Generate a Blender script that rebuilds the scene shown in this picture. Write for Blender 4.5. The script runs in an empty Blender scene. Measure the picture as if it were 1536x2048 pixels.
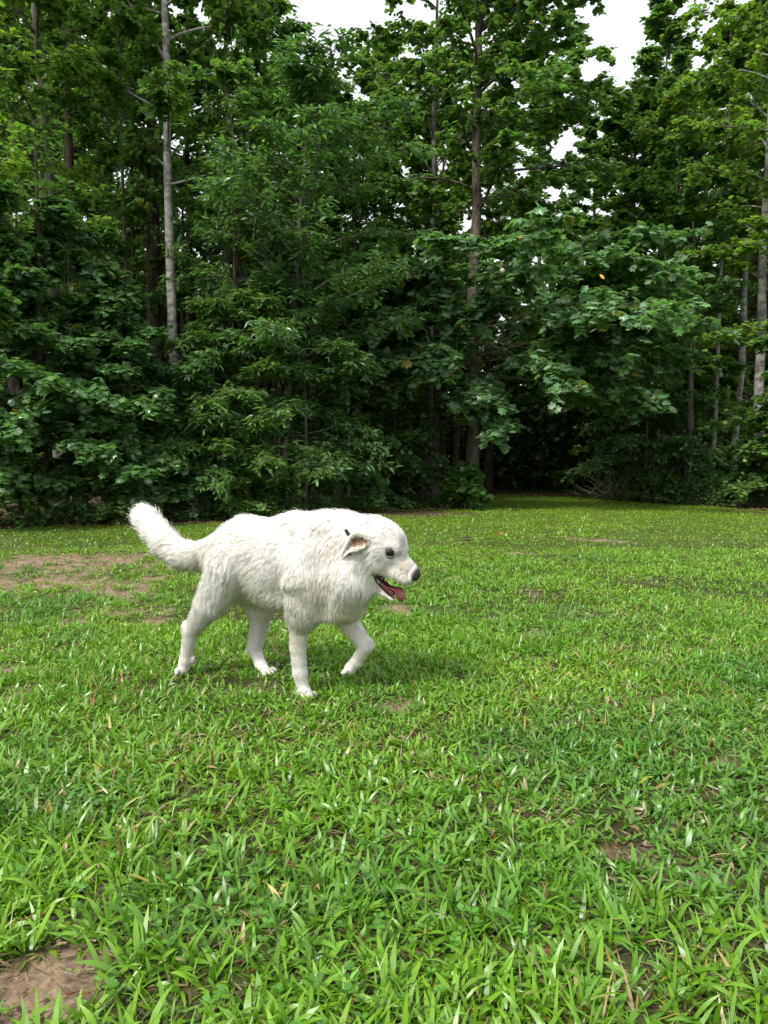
import bpy, math, numpy as np
from mathutils import Vector, kdtree

S = bpy.context.scene
R = math.radians

# ---------------------------------------------------------------- camera
CAM_H, PITCH, FPX = 0.87, R(3.5), 1538.5
cam_d = bpy.data.cameras.new("camera")
cam_d.sensor_fit = 'VERTICAL'
cam_d.sensor_height = 24.0
cam_d.lens = 12.0 * FPX / 1024.0
cam_d.clip_start = 0.05
cam_d.clip_end = 2000.0
cam = bpy.data.objects.new("camera", cam_d)
cam.location = (0, 0, CAM_H)
cam.rotation_euler = (math.pi / 2 - PITCH, 0, 0)
S.collection.objects.link(cam)
S.camera = cam

# ---------------------------------------------------------------- sky, sun, exposure
SUN_EL, SUN_AZ = R(47), R(-140)          # high, behind the viewer's left shoulder
world = bpy.data.worlds.new("World")
S.world = world
world.use_nodes = True
wn, wl = world.node_tree.nodes, world.node_tree.links
bg = wn['Background']
sky = wn.new('ShaderNodeTexSky')
sky.sky_type = 'NISHITA'
sky.sun_disc = False
sky.sun_elevation = SUN_EL
sky.sun_rotation = SUN_AZ
sky.air_density, sky.dust_density = 1.0, 3.0
hsv = wn.new('ShaderNodeHueSaturation')
hsv.inputs['Saturation'].default_value = 0.18      # a thin white overcast
mixw = wn.new('ShaderNodeMix')
mixw.data_type = 'RGBA'
mixw.inputs[0].default_value = 0.62
mixw.inputs[7].default_value = (9.0, 9.3, 9.8, 1)
wl.new(sky.outputs[0], hsv.inputs['Color'])
wl.new(hsv.outputs[0], mixw.inputs[6])
wl.new(mixw.outputs[2], bg.inputs[0])
bg.inputs[1].default_value = 0.10

sun_d = bpy.data.lights.new("sun", 'SUN')
sun_d.energy = 2.4
sun_d.angle = R(12)
sun_d.color = (1.0, 0.965, 0.91)
sun = bpy.data.objects.new("sun", sun_d)
sv = Vector((math.cos(SUN_EL) * math.sin(SUN_AZ), math.cos(SUN_EL) * math.cos(SUN_AZ), math.sin(SUN_EL)))
sun.rotation_euler = sv.to_track_quat('Z', 'Y').to_euler()
sun.location = sv * 50
S.collection.objects.link(sun)

S.view_settings.view_transform = 'Standard'
S.view_settings.look = 'None'
S.view_settings.exposure = 0.8
S.view_settings.gamma = 1.0
S.view_settings.use_curve_mapping = False
cy = S.cycles
cy.max_bounces = 8
cy.diffuse_bounces = 4
cy.glossy_bounces = 2
cy.transmission_bounces = 4
cy.transparent_max_bounces = 4
cy.caustics_reflective = cy.caustics_refractive = False
cy.use_denoising = True
try:
    cy.denoiser = 'OPENIMAGEDENOISE'
    cy.denoising_input_passes = 'RGB_ALBEDO_NORMAL'
    cy.denoising_prefilter = 'ACCURATE'
except Exception:
    pass
cy.use_adaptive_sampling = False
S.render.film_transparent = False
S.cycles_curves.shape = 'RIBBONS'
S.cycles_curves.subdivisions = 2

# ---------------------------------------------------------------- helpers
CT, ST = math.cos(PITCH), math.sin(PITCH)
def ray(px, py):
    """direction through a photograph pixel, y component 1"""
    dx, dy = (px - 768.0) / FPX, (1024.0 - py) / FPX
    d = np.array([dx, CT + dy * ST, -ST + dy * CT])
    return d / d[1]
def at(px, py, Y):
    return np.array([0, 0, CAM_H]) + ray(px, py) * Y

def tag(o, label=None, cat=None, group=None, kind=None):
    if label: o['label'] = label
    if cat: o['category'] = cat
    if group: o['group'] = group
    if kind: o['kind'] = kind
    return o
def link(o, parent=None):
    S.collection.objects.link(o)
    if parent is not None: o.parent = parent
    return o
def empty(name, loc):
    o = bpy.data.objects.new(name, None)
    o.location = loc
    o.empty_display_size = 0.2
    return link(o)

def mesh_np(name, V, faces, mats, cols=None, smooth=True, fmat=None, parent=None, extra=None, offset=None):
    """faces: (n,k) int array or a list of such arrays"""
    V = np.asarray(V, dtype=np.float32)
    if offset is not None: V = V - np.asarray(offset, dtype=np.float32)
    if not isinstance(faces, list): faces = [faces]
    faces = [f for f in faces if len(f)]
    me = bpy.data.meshes.new(name)
    nl = sum(f.size for f in faces); nf = sum(len(f) for f in faces)
    me.vertices.add(len(V)); me.vertices.foreach_set('co', V.ravel())
    me.loops.add(nl); me.loops.foreach_set('vertex_index', np.concatenate([f.ravel() for f in faces]).astype(np.int32))
    cnt = np.concatenate([np.full(len(f), f.shape[1]) for f in faces])
    st = np.concatenate([[0], np.cumsum(cnt)[:-1]]).astype(np.int32)
    me.polygons.add(nf); me.polygons.foreach_set('loop_start', st)
    me.polygons.foreach_set('use_smooth', np.full(nf, smooth))
    for m in (mats if isinstance(mats, (list, tuple)) else [mats]): me.materials.append(m)
    if fmat is not None: me.polygons.foreach_set('material_index', np.asarray(fmat, dtype=np.int32))
    if cols is not None:
        a = me.attributes.new('Col', 'FLOAT_COLOR', 'POINT')
        c = np.ones((len(V), 4), dtype=np.float32); c[:, :3] = cols
        a.data.foreach_set('color', c.ravel())
    me.update(calc_edges=True)
    me.validate()
    o = bpy.data.objects.new(name, me)
    return link(o, parent)

def _hash(ix, iy, iz, seed):
    h = (ix * 374761393 + iy * 668265263 + iz * 2147483647 + seed * 1442695041) & 0xFFFFFFFF
    h = ((h ^ (h >> 13)) * 1274126177) & 0xFFFFFFFF
    h = ((h ^ (h >> 16)) * 2246822519) & 0xFFFFFFFF
    return ((h ^ (h >> 15)) & 0xFFFFFF) / float(0xFFFFFF)
def noise(P, scale, seed=0):
    """value noise in 0..1 at points P (n,2|3)"""
    P = np.asarray(P, dtype=np.float64) * scale
    if P.shape[1] == 2: P = np.concatenate([P, np.zeros((len(P), 1))], 1)
    i = np.floor(P).astype(np.int64); f = P - i; f = f * f * (3 - 2 * f)
    r = 0
    for a in (0, 1):
        for b in (0, 1):
            for c in (0, 1):
                w = (f[:, 0] if a else 1 - f[:, 0]) * (f[:, 1] if b else 1 - f[:, 1]) * (f[:, 2] if c else 1 - f[:, 2])
                r = r + w * _hash(i[:, 0] + a, i[:, 1] + b, i[:, 2] + c, seed)
    return r
def unit(v):
    return v / np.maximum(np.linalg.norm(v, axis=-1, keepdims=True), 1e-9)

# ---------------------------------------------------------------- materials
def mat(name, base=(0.5, 0.5, 0.5), rough=0.6, spec=0.5, attr=False, trans=0.0, tcol=(1.3, 1.5, 0.5), noise_s=None, noise_amt=0.0, bump=None, coat=0.0, col2=None):
    m = bpy.data.materials.new(name); m.use_nodes = True
    n, l = m.node_tree.nodes, m.node_tree.links
    p = n['Principled BSDF']; out = n['Material Output']
    p.inputs['Roughness'].default_value = rough
    p.inputs['Specular IOR Level'].default_value = spec
    p.inputs['Coat Weight'].default_value = coat
    src = None
    if attr:
        a = n.new('ShaderNodeAttribute'); a.attribute_name = 'Col'; src = a.outputs['Color']
    else:
        rgb = n.new('ShaderNodeRGB'); rgb.outputs[0].default_value = (*base, 1); src = rgb.outputs[0]
    if noise_s:
        tc = n.new('ShaderNodeTexCoord')
        nz = n.new('ShaderNodeTexNoise'); nz.inputs['Scale'].default_value = noise_s; nz.inputs['Detail'].default_value = 5
        l.new(tc.outputs['Object'], nz.inputs['Vector'])
        if col2:
            rp = n.new('ShaderNodeValToRGB'); rp.color_ramp.elements[0].position = 0.38; rp.color_ramp.elements[1].position = 0.62
            l.new(nz.outputs['Fac'], rp.inputs[0])
            mx = n.new('ShaderNodeMix'); mx.data_type = 'RGBA'; l.new(rp.outputs[0], mx.inputs[0])
            l.new(src, mx.inputs[6]); mx.inputs[7].default_value = (*col2, 1); src = mx.outputs[2]
        elif noise_amt:
            mr = n.new('ShaderNodeMapRange'); mr.inputs[3].default_value = 1 - noise_amt; mr.inputs[4].default_value = 1 + noise_amt
            mr.inputs[1].default_value = 0.3; mr.inputs[2].default_value = 0.7
            l.new(nz.outputs['Fac'], mr.inputs[0])
            vm = n.new('ShaderNodeVectorMath'); vm.operation = 'SCALE'
            l.new(src, vm.inputs[0]); l.new(mr.outputs[0], vm.inputs['Scale']); src = vm.outputs[0]
        if bump:
            bp = n.new('ShaderNodeBump'); bp.inputs['Strength'].default_value = bump; bp.inputs['Distance'].default_value = 0.01
            l.new(nz.outputs['Fac'], bp.inputs['Height']); l.new(bp.outputs[0], p.inputs['Normal'])
    l.new(src, p.inputs['Base Color'])
    if trans:
        t = n.new('ShaderNodeBsdfTranslucent')
        vm = n.new('ShaderNodeVectorMath'); vm.operation = 'MULTIPLY'; vm.inputs[1].default_value = tcol
        l.new(src, vm.inputs[0]); l.new(vm.outputs[0], t.inputs[0])
        ms = n.new('ShaderNodeMixShader'); ms.inputs[0].default_value = trans
        l.new(p.outputs[0], ms.inputs[1]); l.new(t.outputs[0], ms.inputs[2]); l.new(ms.outputs[0], out.inputs[0])
    return m

def tubes(P, Rr, sides):
    """P (n,k,3) paths, Rr (n,k) radii -> verts, quads"""
    n, k, _ = P.shape
    T = unit(np.gradient(P, axis=1))
    up = np.where(np.abs(T[:, :1, 2:3]) > 0.8, np.array([1.0, 0, 0]), np.array([0, 0, 1.0]))
    A = unit(np.cross(T, np.broadcast_to(up, T.shape))); B = np.cross(T, A)
    an = np.linspace(0, 2 * np.pi, sides, endpoint=False)
    V = P[:, :, None] + Rr[:, :, None, None] * (A[:, :, None] * np.cos(an)[:, None] + B[:, :, None] * np.sin(an)[:, None])
    base = (np.arange(n)[:, None, None] * k + np.arange(k - 1)[None, :, None]) * sides
    s = np.arange(sides); s2 = (s + 1) % sides
    F = np.stack([base + s, base + s2, base + sides + s2, base + sides + s], -1).reshape(-1, 4)
    return V.reshape(-1, 3), F
DOG_HAIRS = 450000
GRASS_K = 1.6
# ================================================================ ground
def pw(px, py):
    """ground point seen at a photograph pixel"""
    d = ray(px, py); t = CAM_H / -d[2]
    return np.array([d[0] * t, t])
EDGE_X = np.array([-14, -8, -5.3, -3.2, -1.6, -.3, .9, 1.9, 2.6, 3.4, 5.6, 6.3, 7.4, 9.5, 12, 16])
EDGE_Y = np.array([8.6, 9.8, 10.8, 11.8, 12.4, 14.0, 15.9, 15.8, 19.4, 22.8, 21.8, 17.8, 15.6, 14.0, 13, 12])
def edge_y(x): return np.interp(x, EDGE_X, EDGE_Y)
BLOBS = []                                      # bare earth: x, y, rx, ry
for (px, py, wpx, hpx) in [(60, 1130, 160, 24), (200, 1125, 120, 18), (120, 1165, 210, 30), (250, 1190, 100, 18), (250, 1222, 90, 14), (300, 1160, 60, 14), (140, 1245, 60, 12), (215, 1300, 50, 10),
                           (30, 1335, 60, 16), (165, 1905, 105, 62), (80, 1965, 115, 62), (20, 2035, 90, 34), (230, 2040, 60, 14),
                           (800, 1222, 32, 8), (770, 1195, 25, 8), (1066, 1268, 30, 12), (790, 1412, 34, 14), (1320, 1398, 75, 13), (1440, 1530, 60, 14), (1060, 1108, 40, 5),
                           (60, 1380, 60, 14), (300, 1240, 40, 8), (1200, 1080, 50, 4), (900, 1160, 20, 4)]:
    c = pw(px, py)
    BLOBS.append((c[0], c[1], wpx / FPX * c[1], (hpx / FPX) * c[1] ** 2 / CAM_H))
def bare(x, y):
    """0..1 how bare the earth is"""
    P = np.stack([x, y], 1)
    wob = (noise(P, 2.2, 71) - .5) * 1.2 + (noise(P, 7.0, 72) - .5) * 1.3 + (noise(P, 19.0, 73) - .5) * 1.0
    b = np.zeros(len(x))
    for bx, by, rx, ry in BLOBS:
        d = np.sqrt(((x - bx) / rx) ** 2 + ((y - by) / ry) ** 2) + wob
        b = np.maximum(b, np.clip((1.2 - d) / .8, 0, 1))
    near = np.clip((6.5 - y) / 4, 0, 1)
    sp = noise(P, 3.1, 81) * .6 + noise(P, 8.3, 82) * .4
    b = np.maximum(b, np.clip((sp - .74) / .08, 0, 1) * (.15 + .3 * near) * (x < 3.5))
    e = y - edge_y(x)
    lit = np.clip((e + .5 + 1.6 * (noise(P, 1.1, 83) - .5)) / .8, 0, 1)
    lit = np.maximum(lit, np.clip(1 - np.sqrt(((x - .2) / 1.9) ** 2 + ((y - 13.9) / 1.9) ** 2) + wob * .4, 0, 1) * 1.6)
    lit = np.maximum(lit, np.clip(1 - np.sqrt(((x - 8.2) / 2.4) ** 2 + ((y - 14.3) / 1.1) ** 2) + wob * .3, 0, 1) * 1.6)
    return b, np.clip(lit, 0, 1)
def gh(x, y):
    P = np.stack([np.asarray(x, float).ravel(), np.asarray(y, float).ravel()], 1)
    h = (noise(P, .45, 61) - .5) * .05 + (noise(P, 1.7, 62) - .5) * .025 + (noise(P, 9.0, 63) - .5) * .012
    far = np.clip((P[:, 1] - 26) / 40, 0, 1)
    h = h * np.clip((P[:, 1] - .5), 0, 1) - .006 + far * far * 5.0
    dd = np.hypot(P[:, 0] + .45, P[:, 1] - 3.02)
    h *= np.where(P[:, 1] < 26, np.clip((dd - .75) / .8, .12, 1), 1)
    return h.reshape(np.shape(x))
def axis(a, b, near, n1, n2, n3):
    return np.unique(np.concatenate([-np.geomspace(near, -a, n1)[::-1] if a < 0 else [], np.linspace(-near, near, n2), np.geomspace(near, b, n3)]))
gx = np.unique(np.concatenate([-np.geomspace(9, 300, 40), np.linspace(-9, -3, 120), np.linspace(-3, 3, 300), np.linspace(3, 9, 120), np.geomspace(9, 300, 40)]))
gy = np.unique(np.concatenate([np.linspace(-60, 0, 14), np.linspace(0, 1, 10), np.linspace(1, 5, 230), np.linspace(5, 20, 260), np.geomspace(20, 500, 50)]))
GX, GY = np.meshgrid(gx, gy, indexing='xy')
GZ = gh(GX, GY)
bb, lt = bare(GX.ravel(), GY.ravel())
P2 = np.stack([GX.ravel(), GY.ravel()], 1)
soil = np.array([.23, .165, .11]); thatch = np.array([.055, .045, .02]); green = np.array([.075, .12, .02]); litter = np.array([.085, .055, .035])
n1 = noise(P2, 3, 91)[:, None]; n2 = noise(P2, 14, 92)[:, None]; n3 = noise(P2, 40, 93)[:, None]
c = thatch * (.5 + .6 * n2) * .7 + green * .25 * (n1 + .3) + np.array([.05, .08, .0]) * np.clip((P2[:, 1:2] - 6) / 8, 0, 1)
c = c * (1 - bb[:, None]) + soil * (.75 + .3 * n2 + .25 * n3) * bb[:, None]
c = c * (1 - lt[:, None]) + litter * (.5 + .7 * n2 + .4 * n3) * lt[:, None]
fw_ = np.clip((P2[:, 1:2] - 22) / 4, 0, 1) * (np.abs(P2[:, :1]) < 400); c = c * (1 - fw_) + np.array([.022, .035, .012]) * (.5 + n2) * fw_  # far undergrowth green, with shade painted in where skylight made the ground too bright
nx_, ny_ = len(gx), len(gy)
i = np.arange(ny_ - 1)[:, None] * nx_ + np.arange(nx_ - 1)
F = np.stack([i, i + 1, i + nx_ + 1, i + nx_], -1).reshape(-1, 4)
GZr = GZ.ravel() + bb * (-.022 + .016 * noise(P2, 17, 95) + .008 * noise(P2, 38, 96))
m_ground = mat("ground_soil", rough=.95, spec=.2, attr=True, noise_s=55, noise_amt=.35, bump=.7)
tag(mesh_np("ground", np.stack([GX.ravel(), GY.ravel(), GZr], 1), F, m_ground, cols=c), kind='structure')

# ================================================================ grass
rg = np.random.default_rng(11)
def blades(x, y, L, Wd, yaw, splay, curl, cols, K, sink=.004):
    n = len(x)
    s = np.linspace(0, 1, K)
    a = splay[:, None] + curl[:, None] * s[None] ** 1.3          # angle from vertical along the blade
    ds = L[:, None] / (K - 1)
    am = (a[:, 1:] + a[:, :-1]) / 2
    hor = np.concatenate([np.zeros((n, 1)), np.cumsum(np.sin(am) * ds, 1)], 1)
    ver = np.concatenate([np.zeros((n, 1)), np.cumsum(np.cos(am) * ds, 1)], 1)
    dx, dy = np.cos(yaw)[:, None], np.sin(yaw)[:, None]
    g = gh(x, y)
    C = np.stack([x[:, None] + hor * dx, y[:, None] + hor * dy, g[:, None] + np.maximum(ver, -.003 + .004 * s) - sink], -1)
    prof = {5: [.55, .95, 1, .7, .04], 4: [.6, 1, .8, .05], 3: [.7, 1, .06]}[K]
    w = Wd[:, None] * np.array(prof)[None] / 2
    tw = rg.normal(0, .35, (n, 1)) * (1 + s[None])
    sx, sy, sz = -dy * np.cos(tw), dx * np.cos(tw), np.sin(tw)
    Sv = np.stack([sx * w, sy * w, sz * w], -1)
    V = np.stack([C - Sv, C + Sv], 2)
    base = (np.arange(n)[:, None] * K + np.arange(K - 1)) * 2
    F = np.stack([base, base + 1, base + 3, base + 2], -1).reshape(-1, 4)
    cc = np.repeat(cols[:, None], K * 2, 1)
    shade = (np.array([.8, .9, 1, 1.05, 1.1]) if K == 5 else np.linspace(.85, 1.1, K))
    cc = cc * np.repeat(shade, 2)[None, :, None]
    return V.reshape(-1, 3), F, cc.reshape(-1, 3)
def blade_cols(n, x, y, dead=.05):
    P = np.stack([x, y], 1)
    t = np.clip(noise(P, 1.3, 21) * .5 + noise(P, 5, 22) * .3 + rg.random(n) * .45 - .12, 0, 1)[:, None]
    A = np.array([.082, .228, .016]); B = np.array([.225, .405, .022]); D = np.array([.060, .17, .045])
    c = A * (1 - t) + B * t
    u = .6 * np.clip((noise(P, 2.6, 23) - .5) * 3, 0, 1)[:, None] * rg.random((n, 1))
    c = c * (1 - u) + D * u
    q = rg.random(n)
    w_ = np.clip((noise(P, 3.4, 24) - .35) * 3, .15, 1.6)
    k1 = q < dead * w_; c[k1] = np.array([.40, .30, .15]) * (.6 + .7 * rg.random((k1.sum(), 1)))
    k2 = (q > 1 - dead * .5 * w_); c[k2] = np.array([.42, .36, .05]) * (.6 + .5 * rg.random((k2.sum(), 1)))
    k3 = (q > dead * 1.7) & (q < dead * 1.7 + dead * .2); c[k3] = np.array([.26, .09, .035]) * (.6 + .6 * rg.random((k3.sum(), 1)))
    far = np.clip((y - 5) / 12, 0, 1)[:, None]
    c = c * (1 - far) + (c * .5 + np.array([.26, .36, .022]) * .5) * far
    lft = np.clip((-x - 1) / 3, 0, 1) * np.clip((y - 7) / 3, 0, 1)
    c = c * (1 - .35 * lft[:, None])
    return c * (.85 + .3 * rg.random((n, 1)))
GV, GF, GC = [], [], []
def add_grass(y0, y1, dens, per, Lr, Wr, K, marg=.25, dead=.034):
    ym = np.arange(y0, y1, .25)
    wid = 1.06 * np.minimum(ym + .3, y1) + 2 * marg
    cell = np.minimum(.25, y1 - ym) * wid
    N = int(dens * cell.sum())
    k = np.searchsorted(np.cumsum(cell) / cell.sum(), rg.random(N))
    y = ym[k] + rg.random(N) * np.minimum(.25, y1 - ym)[k]
    x = (rg.random(N) - .5) * wid[k]
    b, l = bare(x, y)
    thin = np.clip(noise(np.stack([x, y], 1), 2.0, 33) * .8 + noise(np.stack([x, y], 1), 7.0, 34) * 1.2 - .05, .35, 1)
    kp = rg.random(N) < np.clip(1 - np.where(y < 2.5, .92, .78) * b, 0, 1) * np.clip(1 - 1.05 * l, 0, 1) * thin
    kp &= y < edge_y(x) + .4
    x, y = x[kp], y[kp]; b = b[kp]; N = len(x)
    vig = (.65 + .7 * noise(np.stack([x, y], 1), 1.6, 35)) * (1 - .5 * b)
    m = N * per
    X = np.repeat(x, per); Y = np.repeat(y, per); vig = np.repeat(vig, per)
    yaw0 = np.repeat(rg.random(N) * 6.283, per)
    yaw = yaw0 + np.tile(np.arange(per) * 2.4, N) + rg.normal(0, .4, m)
    X = X + np.cos(yaw) * .006 + rg.normal(0, .006, m); Y = Y + np.sin(yaw) * .006 + rg.normal(0, .006, m)
    L = (Lr[0] + (Lr[1] - Lr[0]) * rg.random(m) ** 1.2) * vig
    Wd = (Wr[0] + (Wr[1] - Wr[0]) * rg.random(m))
    splay = np.clip(rg.normal(.82, .38, m), .02, 1.4); curl = np.clip(rg.normal(.85, .5, m), -.1, 2.0)
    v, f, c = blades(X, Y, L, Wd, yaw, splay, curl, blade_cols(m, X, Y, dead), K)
    off = sum(len(q) for q in GV)
    GV.append(v); GF.append(f + off); GC.append(c)
    return m
cnts = [add_grass(.75, 2.2, 1000 * GRASS_K, 6, (.028, .080), (.005, .0125), 5, .5),
        add_grass(2.2, 4.2, 980 * GRASS_K, 6, (.026, .066), (.0045, .0105), 5, .6),
        add_grass(4.2, 8, 640 * GRASS_K, 5, (.024, .055), (.005, .0105), 4, .8, .035),
        add_grass(8, 23, 260 * GRASS_K, 5, (.022, .045), (.008, .014), 3, 1.5, .03)]
cnts.append(add_grass(.75, 5, 260 * GRASS_K, 5, (.03, .09), (.0018, .004), 4, .5, .12))
# a low layer of fine leaves between the blades
cnts.append(add_grass(.75, 4.2, 420 * GRASS_K, 6, (.018, .04), (.003, .006), 3, .5, .10))
for (y0, y1, N) in ((.8, 3, 16000), (3, 8, 22000)):       # dry straw, clippings and torn bits lying flat
    y = y0 + (y1 - y0) * rg.random(N); x = (rg.random(N) - .5) * (1.1 * y + 1)
    cc_ = np.array([.26, .19, .10])[None] * (.35 + 1.1 * rg.random((N, 1))) * (1 + rg.normal(0, .08, (N, 3)))
    v, f, c_ = blades(x, y, .012 + .035 * rg.random(N) ** 2, .002 + .004 * rg.random(N), rg.random(N) * 6.283, np.full(N, 1.42) + rg.normal(0, .12, N), rg.normal(.1, .25, N), cc_, 3, -.003)
    off = sum(len(q) for q in GV); GV.append(v); GF.append(f + off); GC.append(c_)
m_grass = mat("grass_blade", rough=.36, spec=.6, attr=True, trans=.3, tcol=(1.3, 1.35, .5))
grass = mesh_np("grass", np.concatenate(GV), np.concatenate(GF), m_grass, cols=np.concatenate(GC))
tag(grass, "short broad-bladed green lawn grass", "grass", kind='stuff')
print("blades", cnts)
# clover and other small round-leaved weeds among the grass
n = 2400
y = .8 + 4.2 * rg.random(n) ** .8; x = (rg.random(n) - .5) * (1.1 * y + .8)
kp = (noise(np.stack([x, y], 1), 2.3, 44) > .5) & (bare(x, y)[0] < .5); x, y = x[kp], y[kp]; n = len(x)
t = np.linspace(0, 2 * np.pi, 6, endpoint=False)
V, F, C = [], [], []
h = .018 + .03 * rg.random(n); r = .004 + .0035 * rg.random(n); yw = rg.random(n) * 6.283
for q in range(3):
    an = yw + q * 2.094
    cx, cy_ = x + np.cos(an) * r * 1.1, y + np.sin(an) * r * 1.1
    v = np.stack([cx[:, None] + r[:, None] * np.cos(t), cy_[:, None] + r[:, None] * np.sin(t), (gh(x, y) + h)[:, None] + r[:, None] * .35 * np.cos(t - an[:, None])], -1)
    F.append((np.arange(n)[:, None] * 6 + np.arange(6)) + q * n * 6); V.append(v.reshape(-1, 3))
    C.append(np.repeat(np.array([.10, .26, .03]) * (.6 + .7 * rg.random((n, 1))), 6, 0))
cl = mesh_np("clover", np.concatenate(V), np.concatenate(F), m_grass, cols=np.concatenate(C), smooth=False)
tag(cl, "tiny round clover leaves scattered through the lawn", "clover", kind='stuff')

# crumbs of earth and small stones on the worn spots
n = 26000
y = 1.0 + 7.5 * rg.random(n) ** 1.2; x = (rg.random(n) - .5) * (1.1 * y + 1)
b = bare(x, y)[0]; kp = rg.random(n) < b * 1.1; x, y = x[kp], y[kp]; n = len(x)
O8 = np.array([[1, 0, 0], [0, 1, 0], [-1, 0, 0], [0, -1, 0], [0, 0, .8], [0, 0, -.6]])
r = (.002 + .008 * rg.random(n) ** 3) * (1 + y / 6)
V = np.stack([x, y, gh(x, y) - .018 * bare(x, y)[0] + .004], 1)[:, None] + O8[None] * r[:, None, None] * (.7 + .6 * rg.random((n, 6, 1)))
T8 = np.array([[0, 1, 4], [1, 2, 4], [2, 3, 4], [3, 0, 4], [1, 0, 5], [2, 1, 5], [3, 2, 5], [0, 3, 5]])
C = np.repeat(np.array([.20, .145, .10]) * (.45 + .9 * rg.random((n, 1))), 6, 0)
tag(mesh_np("soil_crumbs", V.reshape(-1, 3), (np.arange(n)[:, None, None] * 6 + T8).reshape(-1, 3), m_ground, cols=C, smooth=False), "crumbs of brown earth on the worn spots of the lawn", "soil crumbs", kind='stuff')
# ================================================================ the wood
rt = np.random.default_rng(77)
def leaf_template(kind):
    if kind == 'lobed':      # tulip-tree / maple outline
        o = np.array([(0, 0), (.30, .02), (.52, .22), (.34, .42), (.46, .72), (.14, .78), (0, .98), (-.14, .78), (-.46, .72), (-.34, .42), (-.52, .22), (-.30, .02)])
        V = np.concatenate([[[0, .42, 0]], np.stack([o[:, 0], o[:, 1], -.18 * np.abs(o[:, 0]) - .22 * o[:, 1] ** 2], 1)])
        k = len(o); F = np.array([[0, 1 + j, 1 + (j + 1) % k] for j in range(k)])
        return V, F
    if kind == 'lobed_far':
        o = np.array([(0, 0), (.5, .2), (.36, .75), (0, .95), (-.36, .75), (-.5, .2)])
        V = np.stack([o[:, 0], o[:, 1], -.2 * np.abs(o[:, 0]) - .2 * o[:, 1] ** 2], 1)
        return V, np.array([[0, 1, 2], [0, 2, 3], [0, 3, 4], [0, 4, 5]])
    if kind == 'long':       # hickory / magnolia leaflets
        V = np.array([(0, 0, 0), (.15, .32, .03), (.14, .66, -.03), (0, 1, -.16), (-.14, .66, -.03), (-.15, .32, .03), (0, .5, -.05)])
        return V, np.array([[0, 1, 6], [1, 2, 6], [2, 3, 6], [3, 4, 6], [4, 5, 6], [5, 0, 6]])
    if kind == 'oval':
        V = np.array([(0, 0, 0), (.27, .35, .02), (.2, .75, -.06), (0, 1, -.14), (-.2, .75, -.06), (-.27, .35, .02)])
        return V, np.array([[0, 1, 2], [0, 2, 3], [0, 3, 4], [0, 4, 5]])
TPL = {k: leaf_template(k) for k in ('lobed', 'lobed_far', 'long', 'oval')}
def leaves(O, D, size, kind, droop, base, var, rng_, yel=.01):
    """O origins, D outward directions"""
    n = len(O); T, TF = TPL[kind]
    yv = D + rng_.normal(0, .45, D.shape); yv[:, 2] = yv[:, 2] * .5 - droop * (.3 + .7 * rng_.random(n)); yv = unit(yv)
    up = np.tile([0, 0, 1.0], (n, 1)) + rng_.normal(0, .38, (n, 3))
    xv = unit(np.cross(yv, up)); zv = np.cross(xv, yv)
    s = size * (.65 + .6 * rng_.random(n))
    V = O[:, None] + s[:, None, None] * (T[None, :, 0:1] * xv[:, None] + T[None, :, 1:2] * yv[:, None] + T[None, :, 2:3] * zv[:, None])
    F = (np.arange(n)[:, None, None] * len(T) + TF[None]).reshape(-1, TF.shape[1])
    c = np.array(base)[None] * np.exp(rng_.normal(0, var, (n, 1))) * (1 + rng_.normal(0, .07, (n, 3)))
    k = rng_.random(n) < yel
    c[k] = np.array([.30, .24, .03]) * (.5 + .8 * rng_.random((k.sum(), 1)))
    return V.reshape(-1, 3), F, np.repeat(np.clip(c, .005, .6), len(T), 0)

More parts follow.
